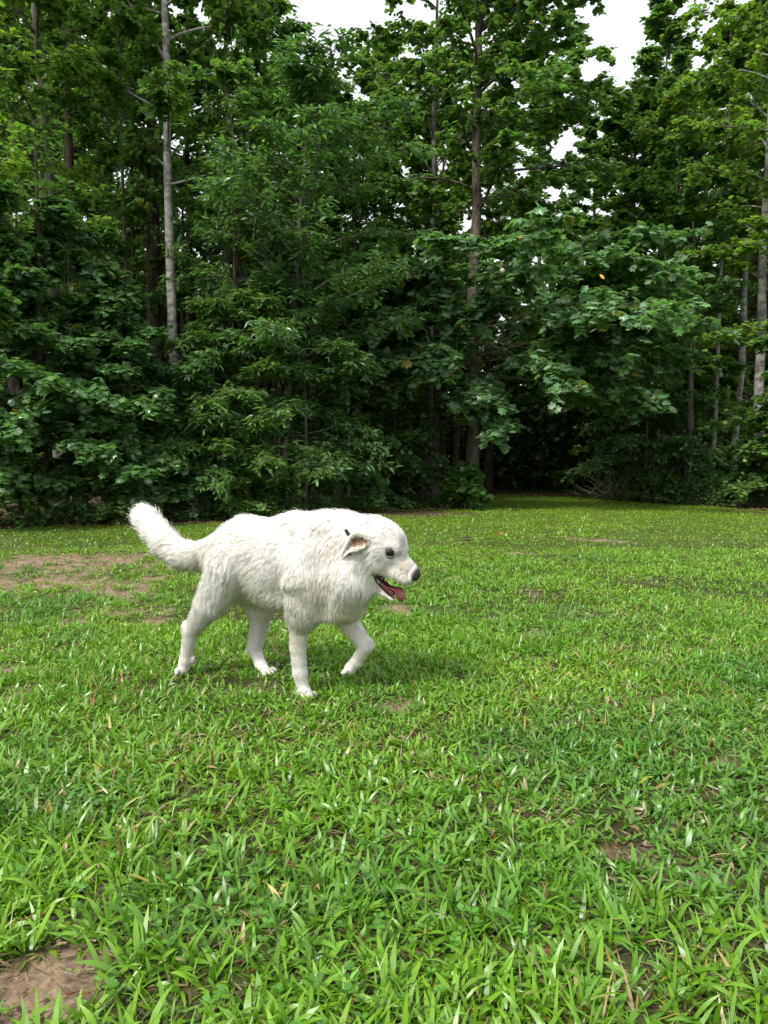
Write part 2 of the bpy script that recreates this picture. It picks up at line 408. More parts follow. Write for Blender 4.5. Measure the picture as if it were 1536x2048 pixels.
def gen_tree(seed, H, r0, h0, Rc, nl, nt, nlf, kind='lobed', size=.12, base=(.045, .09, .02), var=.25, lean=(0, 0), profile='tall', elev=(.5, .15), droop=.35, sparse=0., yel=.01, forks=0, az_range=None, limb_r=.25, s0=.18):
    g = np.random.default_rng(seed)
    K = 12
    s = np.linspace(0, 1, K)
    wob = np.cumsum(g.normal(0, .030, (K, 2)), 0) * (H / 14)
    wob -= wob[0]; wob -= wob[-1:] * s[:, None]
    trunk = np.stack([lean[0] * s * H + wob[:, 0], lean[1] * s * H + wob[:, 1], s * H], 1)
    rad = r0 * (1 - .88 * s ** 1.1); rad[0] *= 1.35; rad = np.maximum(rad, .008)
    tv, tf = tubes(trunk[None], rad[None], 12)
    WV, WF = [tv], [tf]
    t = h0 / H + (1 - h0 / H) * (np.arange(nl) + g.random(nl)) / nl
    t = np.clip(t, 0, .985)
    def shp(u):
        if profile == 'tall': return np.clip(np.sin(np.pi * (u * .80 + .20)) ** .7, 0, 1) * .85 + .15
        if profile == 'cone': return (1 - u) ** .75 * .95 + .10
        if profile == 'layer': return np.clip(1 - (u * 1.0) ** 1.6, 0, 1) * .8 + .25
        return np.full_like(u, 1.0)
    u = (t - h0 / H) / (1 - h0 / H)
    Ll = Rc * shp(u) * (.7 + .5 * g.random(nl))
    az = np.arange(nl) * 2.399 + g.normal(0, .5, nl)
    if az_range is not None: az = az_range[0] + (az_range[1] - az_range[0]) * g.random(nl)
    el = elev[0] + elev[1] * g.normal(0, 1, nl) + .35 * u
    P0 = np.stack([np.interp(t, s, trunk[:, i]) for i in range(3)], 1)
    KL = 7; sl = np.linspace(0, 1, KL)
    ela = el[:, None] - (.5 * sl)[None] + np.cumsum(g.normal(0, .09, (nl, KL)), 1)
    aza = az[:, None] + np.cumsum(g.normal(0, .12, (nl, KL)), 1)
    st = np.stack([np.cos(ela) * np.cos(aza), np.cos(ela) * np.sin(aza), np.sin(ela)], -1) * (Ll / (KL - 1))[:, None, None]
    LP = P0[:, None] + np.concatenate([np.zeros((nl, 1, 3)), np.cumsum(st[:, :-1], 1)], 1)
    rb = np.interp(t, s, rad)
    lr = np.minimum(rb * .55, limb_r * .09 * Ll / 2 + .006)[:, None] * (1 - .85 * sl)[None]
    v, f = tubes(LP, lr, 5); WF.append(f + len(WV[0])); WV.append(v); off = len(WV[0]) + len(v)
    # twigs
    li = np.repeat(np.arange(nl), nt); M = len(li)
    si = s0 + (1 - s0) * g.random(M) ** .8
    fi = si * (KL - 1); a0 = np.minimum(fi.astype(int), KL - 2); fr = (fi - a0)[:, None]
    TP0 = LP[li, a0] * (1 - fr) + LP[li, a0 + 1] * fr
    dr = unit(LP[li, a0 + 1] - LP[li, a0])
    side = unit(np.cross(dr, np.array([0, 0, 1.0]))) * np.where(g.random(M) < .5, 1, -1)[:, None]
    td = unit(dr * (.4 + .6 * g.random((M, 1))) + side * (.3 + .9 * g.random((M, 1))) + g.normal(0, .25, (M, 3)) + np.array([0, 0, .10]))
    tl = (.22 + .16 * Ll[li]) * (.5 + .8 * g.random(M)) * (1.15 - .5 * si)
    st3 = np.linspace(0, 1, 4)
    TP = TP0[:, None] + td[:, None] * (tl[:, None] * st3[None])[..., None] + np.array([0, 0, -1.0]) * (.22 * tl[:, None] * st3[None] ** 2)[..., None]
    v, f = tubes(TP, np.tile(np.array([.007, .005, .004, .002]) * 1.0, (M, 1)), 3); WF.append(f + off); WV.append(v)
    # leaves along the twigs
    ti = np.repeat(np.arange(M), nlf); Q = len(ti)
    if sparse:
        kp = g.random(Q) > sparse; ti = ti[kp]; Q = len(ti)
    q = .12 + .88 * g.random(Q); fi = q * 3; a0 = np.minimum(fi.astype(int), 2); fr = (fi - a0)[:, None]
    O = TP[ti, a0] * (1 - fr) + TP[ti, a0 + 1] * fr + g.normal(0, .035, (Q, 3))
    sd = unit(np.cross(td[ti], np.array([0, 0, 1.0]))) * np.where(g.random(Q) < .5, 1, -1)[:, None]
    D = unit(td[ti] * .7 + sd * .8)
    cv, cf, cc = leaves(O, D, size, kind, droop, base, var, g, yel)
    return np.concatenate(WV), np.concatenate(WF), cv, cf, cc

def bark(name, c1, c2, sc=9, stretch=(1, 1, .35)):
    m = bpy.data.materials.new(name); m.use_nodes = True
    n, l = m.node_tree.nodes, m.node_tree.links; p = n['Principled BSDF']
    tc = n.new('ShaderNodeTexCoord'); mp = n.new('ShaderNodeMapping'); mp.inputs['Scale'].default_value = stretch
    nz = n.new('ShaderNodeTexNoise'); nz.inputs['Scale'].default_value = sc; nz.inputs['Detail'].default_value = 6; nz.inputs['Roughness'].default_value = .65
    rp = n.new('ShaderNodeValToRGB'); rp.color_ramp.elements[0].position = .36; rp.color_ramp.elements[1].position = .62
    rp.color_ramp.elements[0].color = (*c1, 1); rp.color_ramp.elements[1].color = (*c2, 1)
    l.new(tc.outputs['Object'], mp.inputs[0]); l.new(mp.outputs[0], nz.inputs['Vector']); l.new(nz.outputs['Fac'], rp.inputs[0]); l.new(rp.outputs[0], p.inputs['Base Color'])
    bp = n.new('ShaderNodeBump'); bp.inputs['Strength'].default_value = .7; bp.inputs['Distance'].default_value = .02
    l.new(nz.outputs['Fac'], bp.inputs['Height']); l.new(bp.outputs[0], p.inputs['Normal'])
    p.inputs['Roughness'].default_value = .85; p.inputs['Specular IOR Level'].default_value = .3
    return m
b_pale = bark("bark_pale", (.09, .085, .075), (.36, .35, .31), 7, (1, 1, 1.6))
b_mid = bark("bark_grey", (.05, .045, .035), (.18, .165, .14), 10, (1, 1, .5))
b_brown = bark("bark_brown", (.035, .028, .020), (.14, .115, .09), 11, (1, 1, .4))
b_dark = bark("bark_dark", (.018, .014, .011), (.075, .058, .042), 14, (1, 1, .3))
m_leaf = mat("leaf", rough=.38, spec=.6, attr=True, trans=.42, tcol=(1.45, 1.65, .6))
m_leaf_g = mat("leaf_glossy", rough=.3, spec=.8, attr=True, trans=.40, tcol=(1.45, 1.65, .6))

G0 = (.130, .228, .066); G1 = (.108, .200, .066); G2 = (.175, .280, .055); G3 = (.115, .218, .082)
NT = [0, 0]
def place(name, loc, data, bk_, lf, label, cat='tree', group=None, parts=('trunk', 'crown')):
    WV, WF, cv, cf, cc = data
    t = empty(name, loc); tag(t, label, cat, group)
    a = mesh_np(parts[0], WV, WF, bk_, parent=t); b = mesh_np(parts[1], cv, cf, lf, cols=cc, parent=t, smooth=False)
    NT[0] += 1; NT[1] += len(cf)
    return t
def copy_tree(t, loc, rz, sc, label, group=None, sz=None):
    c = t.copy(); S.collection.objects.link(c); c.location = loc; c.rotation_euler = (0, 0, rz); c.scale = (sc, sc, sz or sc)
    c['label'] = label
    if group: c['group'] = group
    elif 'group' in c: del c['group']
    for ch in t.children:
        d = ch.copy(); S.collection.objects.link(d); d.parent = c
    NT[0] += 1
    return c
def base_at(px, Y):
    x = (px - 768) / FPX * Y
    return (x, Y, float(gh(np.array([x]), np.array([Y]))[0]) - .03)
def lean_for(px0, px1, Y):           # px at the foot, px at the top edge of the photograph
    return ((px1 - px0) / FPX * Y) / (Y * .605 + CAM_H)

# ---- tall trees with visible trunks: px foot, Y, trunk width px, px top, bark, first limb height, crown radius, look
TALL = [
 # name, foot px, Y, width px, top px, bark, H, h0, Rc, nl, nt, nlf, kind, size, tint, label
 ('tulip_tree', 362, 13.4, 20, 327, b_pale, 17, 5.4, 2.2, 30, 17, 15, 'lobed_far', .125, G0, "tall tree with straight pale mottled trunk left of centre behind the dog's tail"),
 ('tulip_tree', 122, 14.2, 24, 92, b_mid, 15, 4.2, 2.6, 26, 17, 15, 'lobed_far', .125, G0, "grey-trunked tree near the left edge of the wood"),
 ('oak_tree', 158, 16.5, 24, 150, b_dark, 15, 4.5, 2.4, 20, 14, 12, 'oval', .13, G1, "dark trunk just right of the grey trunk near the left edge"),
 ('sapling_tree', 272, 14.6, 12, 255, b_mid, 10, 3.8, 1.5, 20, 14, 12, 'lobed_far', .115, G0, "thin greenish leaning trunk between the grey left trunk and the tall pale one"),
 ('oak_tree', 326, 15.5, 30, 318, b_dark, 15, 4.8, 2.6, 22, 14, 12, 'oval', .13, G1, "thick blackish trunk just left of the tall pale trunk"),
 ('sapling_tree', 436, 14.6, 12, 452, b_mid, 13, 4.0, 1.3, 24, 14, 13, 'lobed_far', .115, G0, "slender grey trunk just right of the tall pale trunk"),
 ('oak_tree', 497, 17.5, 24, 482, b_dark, 12, 5.0, 2.2, 22, 14, 12, 'lobed_far', .13, G1, "dark trunk above the middle of the dog's back"),
 ('hickory_tree', 560, 13.3, 17, 640, b_mid, 7.2, 2.3, 2.5, 40, 18, 13, 'long', .17, G3, "hickory with long drooping leaflets above the dog's back"),
 ('oak_tree', 700, 18.5, 16, 712, b_dark, 9.2, 3.5, 2.4, 24, 14, 13, 'lobed_far', .12, G0, "dark slim trunk above the dog's shoulders"),
 ('tulip_tree', 853, 17.4, 15, 872, b_mid, 13.5, 4.5, 2.2, 34, 14, 12, 'lobed_far', .125, G0, "pale slim trunk just left of the rough brown trunk"),
 ('tulip_tree', 941, 16.4, 24, 945, b_brown, 17, 5.6, 2.9, 44, 14, 11, 'lobed', .15, G0, "tallest tulip tree with sparse leaves against the sky, rough trunk rising from the round bush"),
 ('tulip_tree', 1308, 21.0, 13, 1312, b_mid, 13.5, 5.0, 1.9, 46, 15, 13, 'lobed_far', .135, G0, "pointed tree standing alone against the sky gap at the right"),
 ('sapling_tree', 1381, 17.6, 12, 1378, b_mid, 8.0, 3.0, 1.7, 22, 14, 12, 'lobed_far', .12, G3, "thin grey trunk left of the two pale right-hand trunks"),
 ('tulip_tree', 1460, 18.6, 15, 1500, b_pale, 11.5, 5.0, 1.7, 26, 15, 13, 'lobed_far', .13, G2, "leaning pale trunk second from the right edge"),
 ('sapling_tree', 1424, 17.9, 9, 1440, b_pale, 11, 5.2, 1.2, 18, 12, 12, 'lobed_far', .12, G2, "very slender pale trunk between the thin grey and the leaning pale trunk"),
 ('sapling_tree', 1345, 19.0, 9, 1338, b_pale, 10.5, 5.0, 1.2, 18, 12, 12, 'lobed_far', .12, G0, "slender pale trunk above the fine-leaved tree right of the brush pile"),
 ('tulip_tree', 1510, 16.6, 19, 1516, b_pale, 14.5, 4.6, 1.9, 34, 16, 13, 'lobed_far', .135, G2, "pale grey straight trunk nearest the right edge"),
 ('tulip_tree', 1600, 14.5, 22, 1640, b_mid, 13.5, 3.0, 2.6, 30, 15, 13, 'lobed_far', .13, G2, "leafy tree whose branches reach in over the right edge"),
 ('oak_tree', -60, 12.0, 24, -80, b_dark, 14, 2.6, 3.0, 32, 16, 14, 'oval', .15, G2, "yellow-green oak leaning in over the top left corner"),
]
for i, (nm, px, Y, wp, ptop, bk_, H, h0, Rc, nl, nt, nlf, kind, sz, tint, lab) in enumerate(TALL):
    r0 = wp / 2 / FPX * Y * 1.1
    d = gen_tree(100 + i, H, r0, h0, Rc, int(nl * 1.2), int(nt * 1.35), int(nlf * 1.6), kind, sz * .80, tint, lean=(lean_for(px, ptop, Y), 0), elev=(.45, .2), profile='cone' if px == 1308 else 'tall')
    if px == 941:        # its big-leaved low limbs reach out over the lawn
        e = gen_tree(310, 11.6, .03, 5.8, 3.0, 30, 20, 19, 'lobed', .13, G0, profile='flat', elev=(.45, .2), az_range=(-1.2, 1.0), lean=(lean_for(px, ptop, Y), 0), limb_r=.2)
        d = (np.concatenate([d[0], e[0]]), np.concatenate([d[1], e[1] + len(d[0])]), np.concatenate([d[2], e[2]]), np.concatenate([d[3], e[3] + len(d[2])]), np.concatenate([d[4], e[4]]))
        for sd_, args in enumerate([dict(az_range=(-1.25, .35), Rc=4.3, nl=20), dict(az_range=(-3.2, -1.9), Rc=2.6, nl=15), dict(az_range=(-1.95, -1.3), Rc=1.9, nl=5)]):
            e = gen_tree(300 + sd_, 4.6 if sd_ < 2 else 3.9, .03, 2.7 if sd_ < 2 else 2.2, args['Rc'], int(args['nl'] * 1.4), 28, 17, 'lobed', .165, (.150, .262, .125), profile='flat', elev=(.06, .16), az_range=args['az_range'], yel=.012, lean=(lean_for(px, ptop, Y), 0), limb_r=.16, s0=.38)
            off, offc = len(d[0]), len(d[2])
            d = (np.concatenate([d[0], e[0]]), np.concatenate([d[1], e[1] + off]), np.concatenate([d[2], e[2]]), np.concatenate([d[3], e[3] + offc]), np.concatenate([d[4], e[4]]))
    place(nm, base_at(px, Y), d, bk_, m_leaf_g if kind != 'oval' else m_leaf, lab)

# ---- understorey along the edge: px, Y, H, radius, kind, size, tint, label
UNDER = [
 (-70, 10.8, 4.8, 1.8, 'lobed', .13, G3, "leafy maple sapling cut by the left edge"),
 (40, 11.3, 4.2, 1.7, 'lobed', .13, G3, "dark maple sapling at the foot of the wood by the left edge"),
 (150, 11.8, 4.6, 1.6, 'lobed', .135, G3, "broad maple sapling in front of the grey left trunk"),
 (250, 11.9, 3.5, 1.0, 'lobed', .13, G3, "maple sapling above the dog's raised tail"),
 (345, 12.8, 2.35, .95, 'long', .15, G3, "low sapling covering the foot of the tall pale trunk"),
 (430, 12.6, 3.4, 1.0, 'long', .15, G0, "sapling with narrow leaves over the dog's rump"),
 (520, 12.9, 3.6, 1.4, 'long', .16, G0, "sapling with bright drooping sprays over the dog's back"),
 (610, 13.4, 4.6, 1.5, 'long', .16, G3, "tall sapling with layered sprays over the dog's withers"),
 (700, 15.2, 4.2, 1.3, 'lobed_far', .12, G1, "dim sapling in shade behind the dog's head"),
 (790, 16.8, 4.4, 1.5, 'lobed_far', .12, G1, "shaded sapling between the hickory and the slim pale trunk"),
 (1262, 20.0, 4.6, 1.4, 'lobed_far', .13, G0, "leafy small tree on the right lip of the dark opening"),
 (1290, 18.6, 4.6, 1.7, 'oval', .12, G3, "rounded small tree right of the brush pile"),
 (1370, 18.3, 3.4, 1.2, 'oval', .12, G3, "fine-leaved small tree around the thin grey trunk"),
 (1440, 18.9, 3.4, 1.1, 'oval', .12, G0, "fine-leaved small tree before the leaning pale trunk"),
 (1560, 15.6, 2.2, .9, 'lobed_far', .12, G0, "low leafy tree at the foot of the right edge trunk"),
 (1640, 14.6, 4.6, 1.8, 'lobed_far', .12, G0, "leafy sapling beyond the right edge trunk"),
]
for i, (px, Y, H, Rc, kind, sz, tint, lab) in enumerate(UNDER):
    d = gen_tree(400 + i, H, .035, .45, Rc, 34, 20, 18, kind, sz * .86, tint, profile='layer', elev=(.22, .18), droop=.3, yel=.006)
    place('maple_sapling' if kind.startswith('lobed') else 'forest_sapling', base_at(px, Y), d, b_mid, m_leaf_g, lab, 'sapling')

# ---- low shrubs
SHRUB = [(45, 10.9, .9), (130, 11.2, .7), (215, 11.5, .85), (300, 11.9, .9), (395, 12.2, .8), (470, 12.5, .9), (555, 13.0, .8), (640, 13.6, .7), (730, 15.4, .8), (800, 16.4, .7),
         (1250, 19.0, .9), (1310, 17.9, .8), (1350, 17.4, .6), (1400, 17.0, .75), (1450, 16.6, .6), (1500, 16.2, .95), (1560, 15.9, .8), (1205, 20.6, .55), (1120, 25.5, .6)]
SHL = ["low shrub nearest the left edge at the foot of the wood", "second low shrub from the left edge, under the grey trunk", "low shrub between the grey trunk and the dog's raised tail",
  "low shrub directly above the tip of the dog's tail", "low shrub above the base of the dog's tail, beside the tall pale trunk", "low shrub above the dog's rump", "low shrub above the middle of the dog's back",
  "low shrub above the dog's withers", "low shaded shrub above the dog's head", "low shaded shrub left of the slim pale trunk", "low shrub just behind the brush pile",
  "low shrub just right of the brush pile", "low shrub left of the thin grey trunk at the right", "low shrub right of the thin grey trunk at the right", "low shrub between the thin grey and the leaning pale trunk",
  "leafy shrub at the foot of the straight pale trunk by the right edge", "low shrub cut by the right edge", "small shrub on the right lip of the dark opening", "small shrub inside the dark opening"]
proto = [None, None, None]
for i, (px, Y, H) in enumerate(SHRUB):
    k = i % 3; x = base_at(px, Y)
    grp = "low leafy shrubs along the foot of the wood"
    lb = SHL[i]
    if proto[k] is None:
        d = gen_tree(500 + k, 1.0, .014, .04, .62, 26, 9, 9, ['lobed_far', 'oval', 'lobed_far'][k], .095, [G0, G3, G0][k], profile='layer', elev=(.7, .3), droop=.2)
        t = place('shrub', x, d, b_mid, m_leaf, lb, 'shrub', grp, ('stem', 'foliage')); t.scale = (H, H, H); proto[k] = t
    else: copy_tree(proto[k], x, i * 1.7, H, lb, grp)
d = gen_tree(510, .72, .015, .03, .46, 36, 12, 9, 'lobed', .11, (.07, .16, .035), profile='layer', elev=(.8, .35), droop=.25, yel=.02)
place('shrub', base_at(930, 15.3), d, b_mid, m_leaf_g, "round leafy bush at the foot of the rough brown trunk", 'bush', None, ('stem', 'foliage'))

# ---- taller trees deeper in, the crowns that close the view
def skyline(px):
    return np.interp(px, [-400, 0, 500, 560, 620, 700, 760, 850, 960, 1080, 1180, 1240, 1300, 1340, 1400, 1450, 1520, 2000],
                     [-260, -220, -150, 150, 185, 185, 130, 130, 200, 160, 170, 200, 190, 190, 150, 60, -20, -150])
BG = []
for k, (kind, tint, sz, pf) in enumerate([('lobed_far', G0, .16, 'tall'), ('lobed_far', G1, .16, 'cone'), ('oval', G2, .15, 'tall'), ('lobed_far', G2, .15, 'cone'), ('oval', G0, .16, 'tall')]):
    BG.append(gen_tree(600 + k, 14, .13, 2.6 if k != 1 else 1.5, 2.4, 56, 20, 22, kind, sz * .76, tint, profile=pf, elev=(.45, .2)))
bgp = [None] * 5
rows = [(20.5, 120, 0), (26.5, 105, 40)]
cnt = 0
grp = "tall forest trees standing close together deeper in the wood"
lb = "tall forest tree half hidden among others deeper in the wood"
for (Yr, step, ph) in rows:
    px = -330 + ph
    while px < 1870:
        q = px + rt.normal(0, 18); Y = Yr + rt.normal(0, .9)
        px += step
        if 985 < q < 1225 and Yr < 24: continue
        if Yr < 21 and 1225 <= q: Y += 1.6
        if Yr > 24 and 985 < q < 1225: Y += 4.5
        H = CAM_H + (930 - (skyline(q) + rt.normal(0, 14))) / FPX * Y
        H = float(np.clip(H, 5.5, 17.5))
        k = cnt % 5 if q < 1200 else (2, 3, 0)[cnt % 3]; sc = H / 14 * .99; w = .85 + .3 * rt.random()
        loc = base_at(q, Y)
        if bgp[k] is None:
            t = place('forest_tree', loc, BG[k], [b_mid, b_dark, b_mid, b_mid, b_dark][k], m_leaf, lb, 'tree', grp); t.scale = (w, w, sc); bgp[k] = t
        else:
            copy_tree(bgp[k], loc, rt.random() * 6.28, w, lb, grp, sz=sc)
        cnt += 1

# ---- bare poles: thin dark trunks that show between the leaves
grp = "thin dark trunks showing in the shade between the leaves"
pole = None
for i in range(36):
    q = -100 + 1750 * rt.random(); Y = float(edge_y((q - 768) / FPX * 17)) + 1.2 + 7 * rt.random()
    if 950 < q < 1240: continue
    r_ = .35 + .9 * rt.random() ** 2
    if pole is None:
        WV, WF, cv, cf, cc = gen_tree(700, 7.5, .09, 3.2, 1.1, 12, 7, 8, 'oval', .12, G1)
        pole = place('pole_tree', base_at(q, Y), (WV, WF, cv, cf, cc), b_dark, m_leaf, "thin dark trunk in the shade between the leaves", 'tree', grp)
        pole.scale = (r_, r_, 1)
    else: copy_tree(pole, base_at(q, Y), rt.random() * 6.28, r_, "thin dark trunk in the shade between the leaves", grp, sz=.75 + .4 * rt.random())

# ---- the far wood, one mass of leaves and stems
def mass(n, y0, y1, zt, size, seed, tint, xr=1.0):
    g = np.random.default_rng(seed)
    y = y0 + (y1 - y0) * g.random(n); x = (g.random(n) - .5) * (1.35 * y + 8) * xr
    P = np.stack([x, y], 1)
    top = zt * (.45 + .8 * noise(P, .45, seed))
    z = top * g.random(n) ** .9 + gh(x, y)
    Q = np.stack([x, y, z], 1)
    kp = noise(Q, 1.3, seed + 1) > .42
    Q = Q[kp]
    return leaves(Q, unit(g.normal(size=Q.shape)), size, 'lobed_far', .3, tint, .25, g)
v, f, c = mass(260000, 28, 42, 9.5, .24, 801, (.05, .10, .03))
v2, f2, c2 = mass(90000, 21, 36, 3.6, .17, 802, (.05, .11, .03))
x_ = v2.reshape(-1, 6, 3)[:, 0, 0]; y_ = v2.reshape(-1, 6, 3)[:, 0, 1]; kp = ~((x_ > 1.5) & (x_ < 7.5) & (y_ < 27)) & (y_ > edge_y(x_) + 1.5)
v2 = v2.reshape(-1, 6, 3)[kp].reshape(-1, 3); c2 = c2.reshape(-1, 6, 3)[kp].reshape(-1, 3)
nn_ = kp.sum(); f2 = (np.arange(nn_)[:, None, None] * 6 + TPL['lobed_far'][1][None]).reshape(-1, 3)
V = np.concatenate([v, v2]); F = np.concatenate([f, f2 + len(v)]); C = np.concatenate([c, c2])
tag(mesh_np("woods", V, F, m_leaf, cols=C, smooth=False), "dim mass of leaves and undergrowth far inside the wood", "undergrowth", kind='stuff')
# ground cover just inside the edge
g = np.random.default_rng(9); n = 30000
x = -12 + 26 * g.random(n); y = edge_y(x) + .15 + 3.2 * g.random(n) ** 1.4
kp = ~((x > 2.0) & (x < 6.0)) & (noise(np.stack([x, y], 1), 1.2, 55) > .40); x, y = x[kp], y[kp]
z = gh(x, y) + .03 + .32 * g.random(len(x)) * noise(np.stack([x, y], 1), 1.0, 56)
v, f, c = leaves(np.stack([x, y, z], 1), unit(g.normal(size=(len(x), 3)) * [1, 1, .2]), .085, 'oval', .05, G0, .3, g)
tag(mesh_np("undergrowth", v, f, m_leaf, cols=c, smooth=False), "low leafy ground cover at the edge of the wood", "ground cover", kind='stuff')
print("trees", NT)

# ---- dead leaves on the ground
n = 9000
x = -9 + 20 * g.random(n); y = edge_y(x) - .9 + 2.4 * g.random(n)
kp = bare(x, y)[1] > .35; x, y = x[kp], y[kp]
v, f, c = leaves(np.stack([x, y, gh(x, y) + .012], 1), unit(np.stack([g.normal(size=len(x)), g.normal(size=len(x)), np.zeros(len(x))], 1)), .07, 'oval', 0, (.13, .075, .04), .4, g, 0)
m_dead = mat("dead_leaf", rough=.8, spec=.2, attr=True)
tag(mesh_np("leaf_litter", v, f, m_dead, cols=c, smooth=False), "brown dead leaves lying along the edge of the wood", "leaf litter", kind='stuff')

# ---- brush pile of dead branches at the right lip of the opening
g = np.random.default_rng(12)
cx, cyy, _ = base_at(1222, 18.9)
def sticks(n, c, spread, L, r, seed, up=.5):
    g = np.random.default_rng(seed)
    K = 6; s = np.linspace(0, 1, K)
    P0 = np.array(c) + g.normal(size=(n, 3)) * np.array(spread); P0[:, 2] = np.abs(P0[:, 2] - c[2]) * .6 + c[2]
    az = g.random(n) * 6.283; el = np.clip(g.normal(up, .35, n), -.1, 1.3)
    A = az[:, None] + np.cumsum(g.normal(0, .18, (n, K)), 1); E_ = el[:, None] + np.cumsum(g.normal(0, .15, (n, K)), 1)
    l_ = L * (.4 + .9 * g.random(n))
    st = np.stack([np.cos(E_) * np.cos(A), np.cos(E_) * np.sin(A), np.sin(E_)], -1) * (l_ / (K - 1))[:, None, None]
    P = P0[:, None] + np.concatenate([np.zeros((n, 1, 3)), np.cumsum(st[:, :-1], 1)], 1)
    return tubes(P, (r * (.5 + g.random(n)))[:, None] * (1 - .8 * s), 5)
m_dw = bark("dead_wood", (.07, .06, .05), (.21, .185, .155), 20)
v, f = sticks(60, (cx, cyy, .05), (.28, .3, .25), 1.0, .010, 3)
tag(mesh_np("brush_pile", v, f, m_dw), "tangle of bare grey dead branches on the right lip of the dark opening", "brush pile")

# ---- single fallen leaves and the orange leaf in the tree
def one_leaf(name, loc, size, colr, label, dirv, cat='leaf', group=None):
    g = np.random.default_rng(int(abs(loc[0]) * 1000) + 3)
    T, TF = TPL['lobed']
    d = unit(np.array(dirv, float)); x_ = unit(np.cross(d, [0.05, .1, 1.0])); z_ = np.cross(x_, d)
    V = (T * size) @ np.array([x_, d, z_])
    V2 = V - z_ * .0015
    k = len(T); rim = np.arange(1, k); r2 = np.roll(rim, -1)
    Fq = np.stack([rim, r2, r2 + k, rim + k], 1)[:, ::-1]
    o = mesh_np(name, np.concatenate([V, V2]), [np.concatenate([TF, (TF + k)[:, ::-1]]), Fq], mat("dry_leaf", colr, rough=.7, noise_s=60, noise_amt=.3), smooth=False)
    o.location = loc; tag(o, label, cat, group); return o
p = at(1066, 455, 12.7)
one_leaf('orange_leaf', p, .13, (.75, .28, .03), "orange autumn leaf hanging high among green leaves", (.3, -.6, -.7))
p = at(1203, 549, 13.0)
one_leaf('orange_leaf', p, .11, (.7, .42, .03), "yellow leaf hanging among the big leaves by the opening", (.3, -.6, -.7))
p = pw(996, 1074); one_leaf('fallen_leaf', (p[0], p[1], .045), .09, (.55, .14, .04), "fallen red and tan leaf on the lawn right of the dog's head", (.8, .4, .15))
p = pw(928, 1082); one_leaf('fallen_leaf', (p[0], p[1], .04), .11, (.035, .028, .022), "dark fallen leaf on the lawn nearest the dog's head", (.6, .6, .2))
p = pw(1025, 1022); one_leaf('fallen_leaf', (p[0], p[1], .04), .16, (.03, .025, .02), "dark fallen leaf in the shaded grass beside the round bush", (.9, .3, .2))
# ================================================================ the dog
HD = R(30)                                     # the dog walks right and towards the viewer
n_body = np.array([-math.sin(HD), -math.cos(HD), 0.0])     # the flank that faces the viewer
h_body = np.array([math.cos(HD), -math.sin(HD), 0.0])
P0_body = np.array([-0.25, 2.93, 0.0])
C0 = np.array([0, 0, CAM_H])
def on_plane(px, py, off, P0, n):
    d = ray(px, py)
    t = (off - np.dot(C0 - P0, n)) / np.dot(d, n)
    return C0 + d * t
def JB(px, py, off=0.0): return on_plane(px, py, off, P0_body, n_body)
HH = R(20)
n_head = np.array([-math.sin(HH), -math.cos(HH), 0.0])
P0_head = JB(735, 1105)
def JH(px, py, off=0.0): return on_plane(px, py, off, P0_head, n_head)

# a primitive: a, b, ra, rb, flat, blend, flow (direction the coat lies), hair length
PR = []
def pr(a, ra, b, rb, k=0.03, flat=1.0, flow=None, hl=0.04, n=n_body, lift=0.35):
    ra *= a[1] / FPX; rb *= b[1] / FPX
    if flow is None: flow = b - a
    PR.append((a, b, ra, rb, flat, k, unit(np.array(flow, float)), hl, n, lift))
bk = -h_body; dn = np.array([0, 0, -1.0])
# trunk
pr(JB(632, 1130), 98, JB(565, 1128), 86, .05, .74, bk + .75 * dn, .034)
pr(JB(560, 1126), 84, JB(495, 1115), 77, .05, .76, bk + .5 * dn, .038)
pr(JB(494, 1111), 73, JB(447, 1112), 47, .05, .85, bk + .6 * dn, .036)
pr(JB(555, 1178), 27, JB(490, 1176), 25, .05, 1, bk * .5 + dn, .05)             # belly
pr(JB(650, 1115), 88, JB(600, 1080), 52, .05, .62, bk + .5 * dn, .05, lift=.6)   # withers
pr(JB(668, 1160), 70, JB(690, 1192), 40, .05, .85, dn + .1 * bk, .032)          # brisket
pr(JB(612, 1155, .085), 58, JB(622, 1208, .08), 34, .06, 1, dn + .35 * bk, .030)  # near shoulder
pr(JB(700, 1160, .06), 45, JB(695, 1205, .04), 34, .05, 1, dn + .1 * bk, .032)  # chest fur, near
pr(JB(634, 1165, .07), 42, JB(608, 1228, .09), 22, .06, 1, dn + .2 * bk, .030)
pr(JB(690, 1165, .05), 42, JB(668, 1208, .05), 26, .05, 1, dn, .030)
# neck
pr(JB(668, 1110), 83, JH(728, 1105), 60, .05, .85, bk * .7 + dn, .036, lift=.4)
pr(JB(690, 1086), 58, JH(742, 1084), 48, .05, .9, bk * .8 + dn * .6, .034, lift=.45)
pr(JH(728, 1130), 42, JH(735, 1160), 24, .05, 1, bk * .5 + dn, .034)
# near hind leg
pr(JB(462, 1140, .085), 52.1, JB(420, 1206, .11), 28.8, .05, .85, dn + .6 * bk, .04)
pr(JB(420, 1206, .11), 28.8, JB(384, 1258, .11), 14.9, .016, .85, dn + .5 * bk, .022)
pr(JB(382, 1260, .11), 14.0, JB(372, 1318, .11), 10.7, .008, 1, dn, .014, lift=.6)
pr(JB(377, 1252, .11), 11.2, JB(378, 1262, .11), 10.2, .015, 1, dn, .014, lift=.6)          # point of hock
pr(JB(371, 1320, .11), 11.2, JB(365, 1340, .12), 11.2, .015, 1, dn, .008)
pr(JB(386, 1316, .10), 4.7, JB(385, 1322, .10), 4.7, .01, 1, dn, .006)
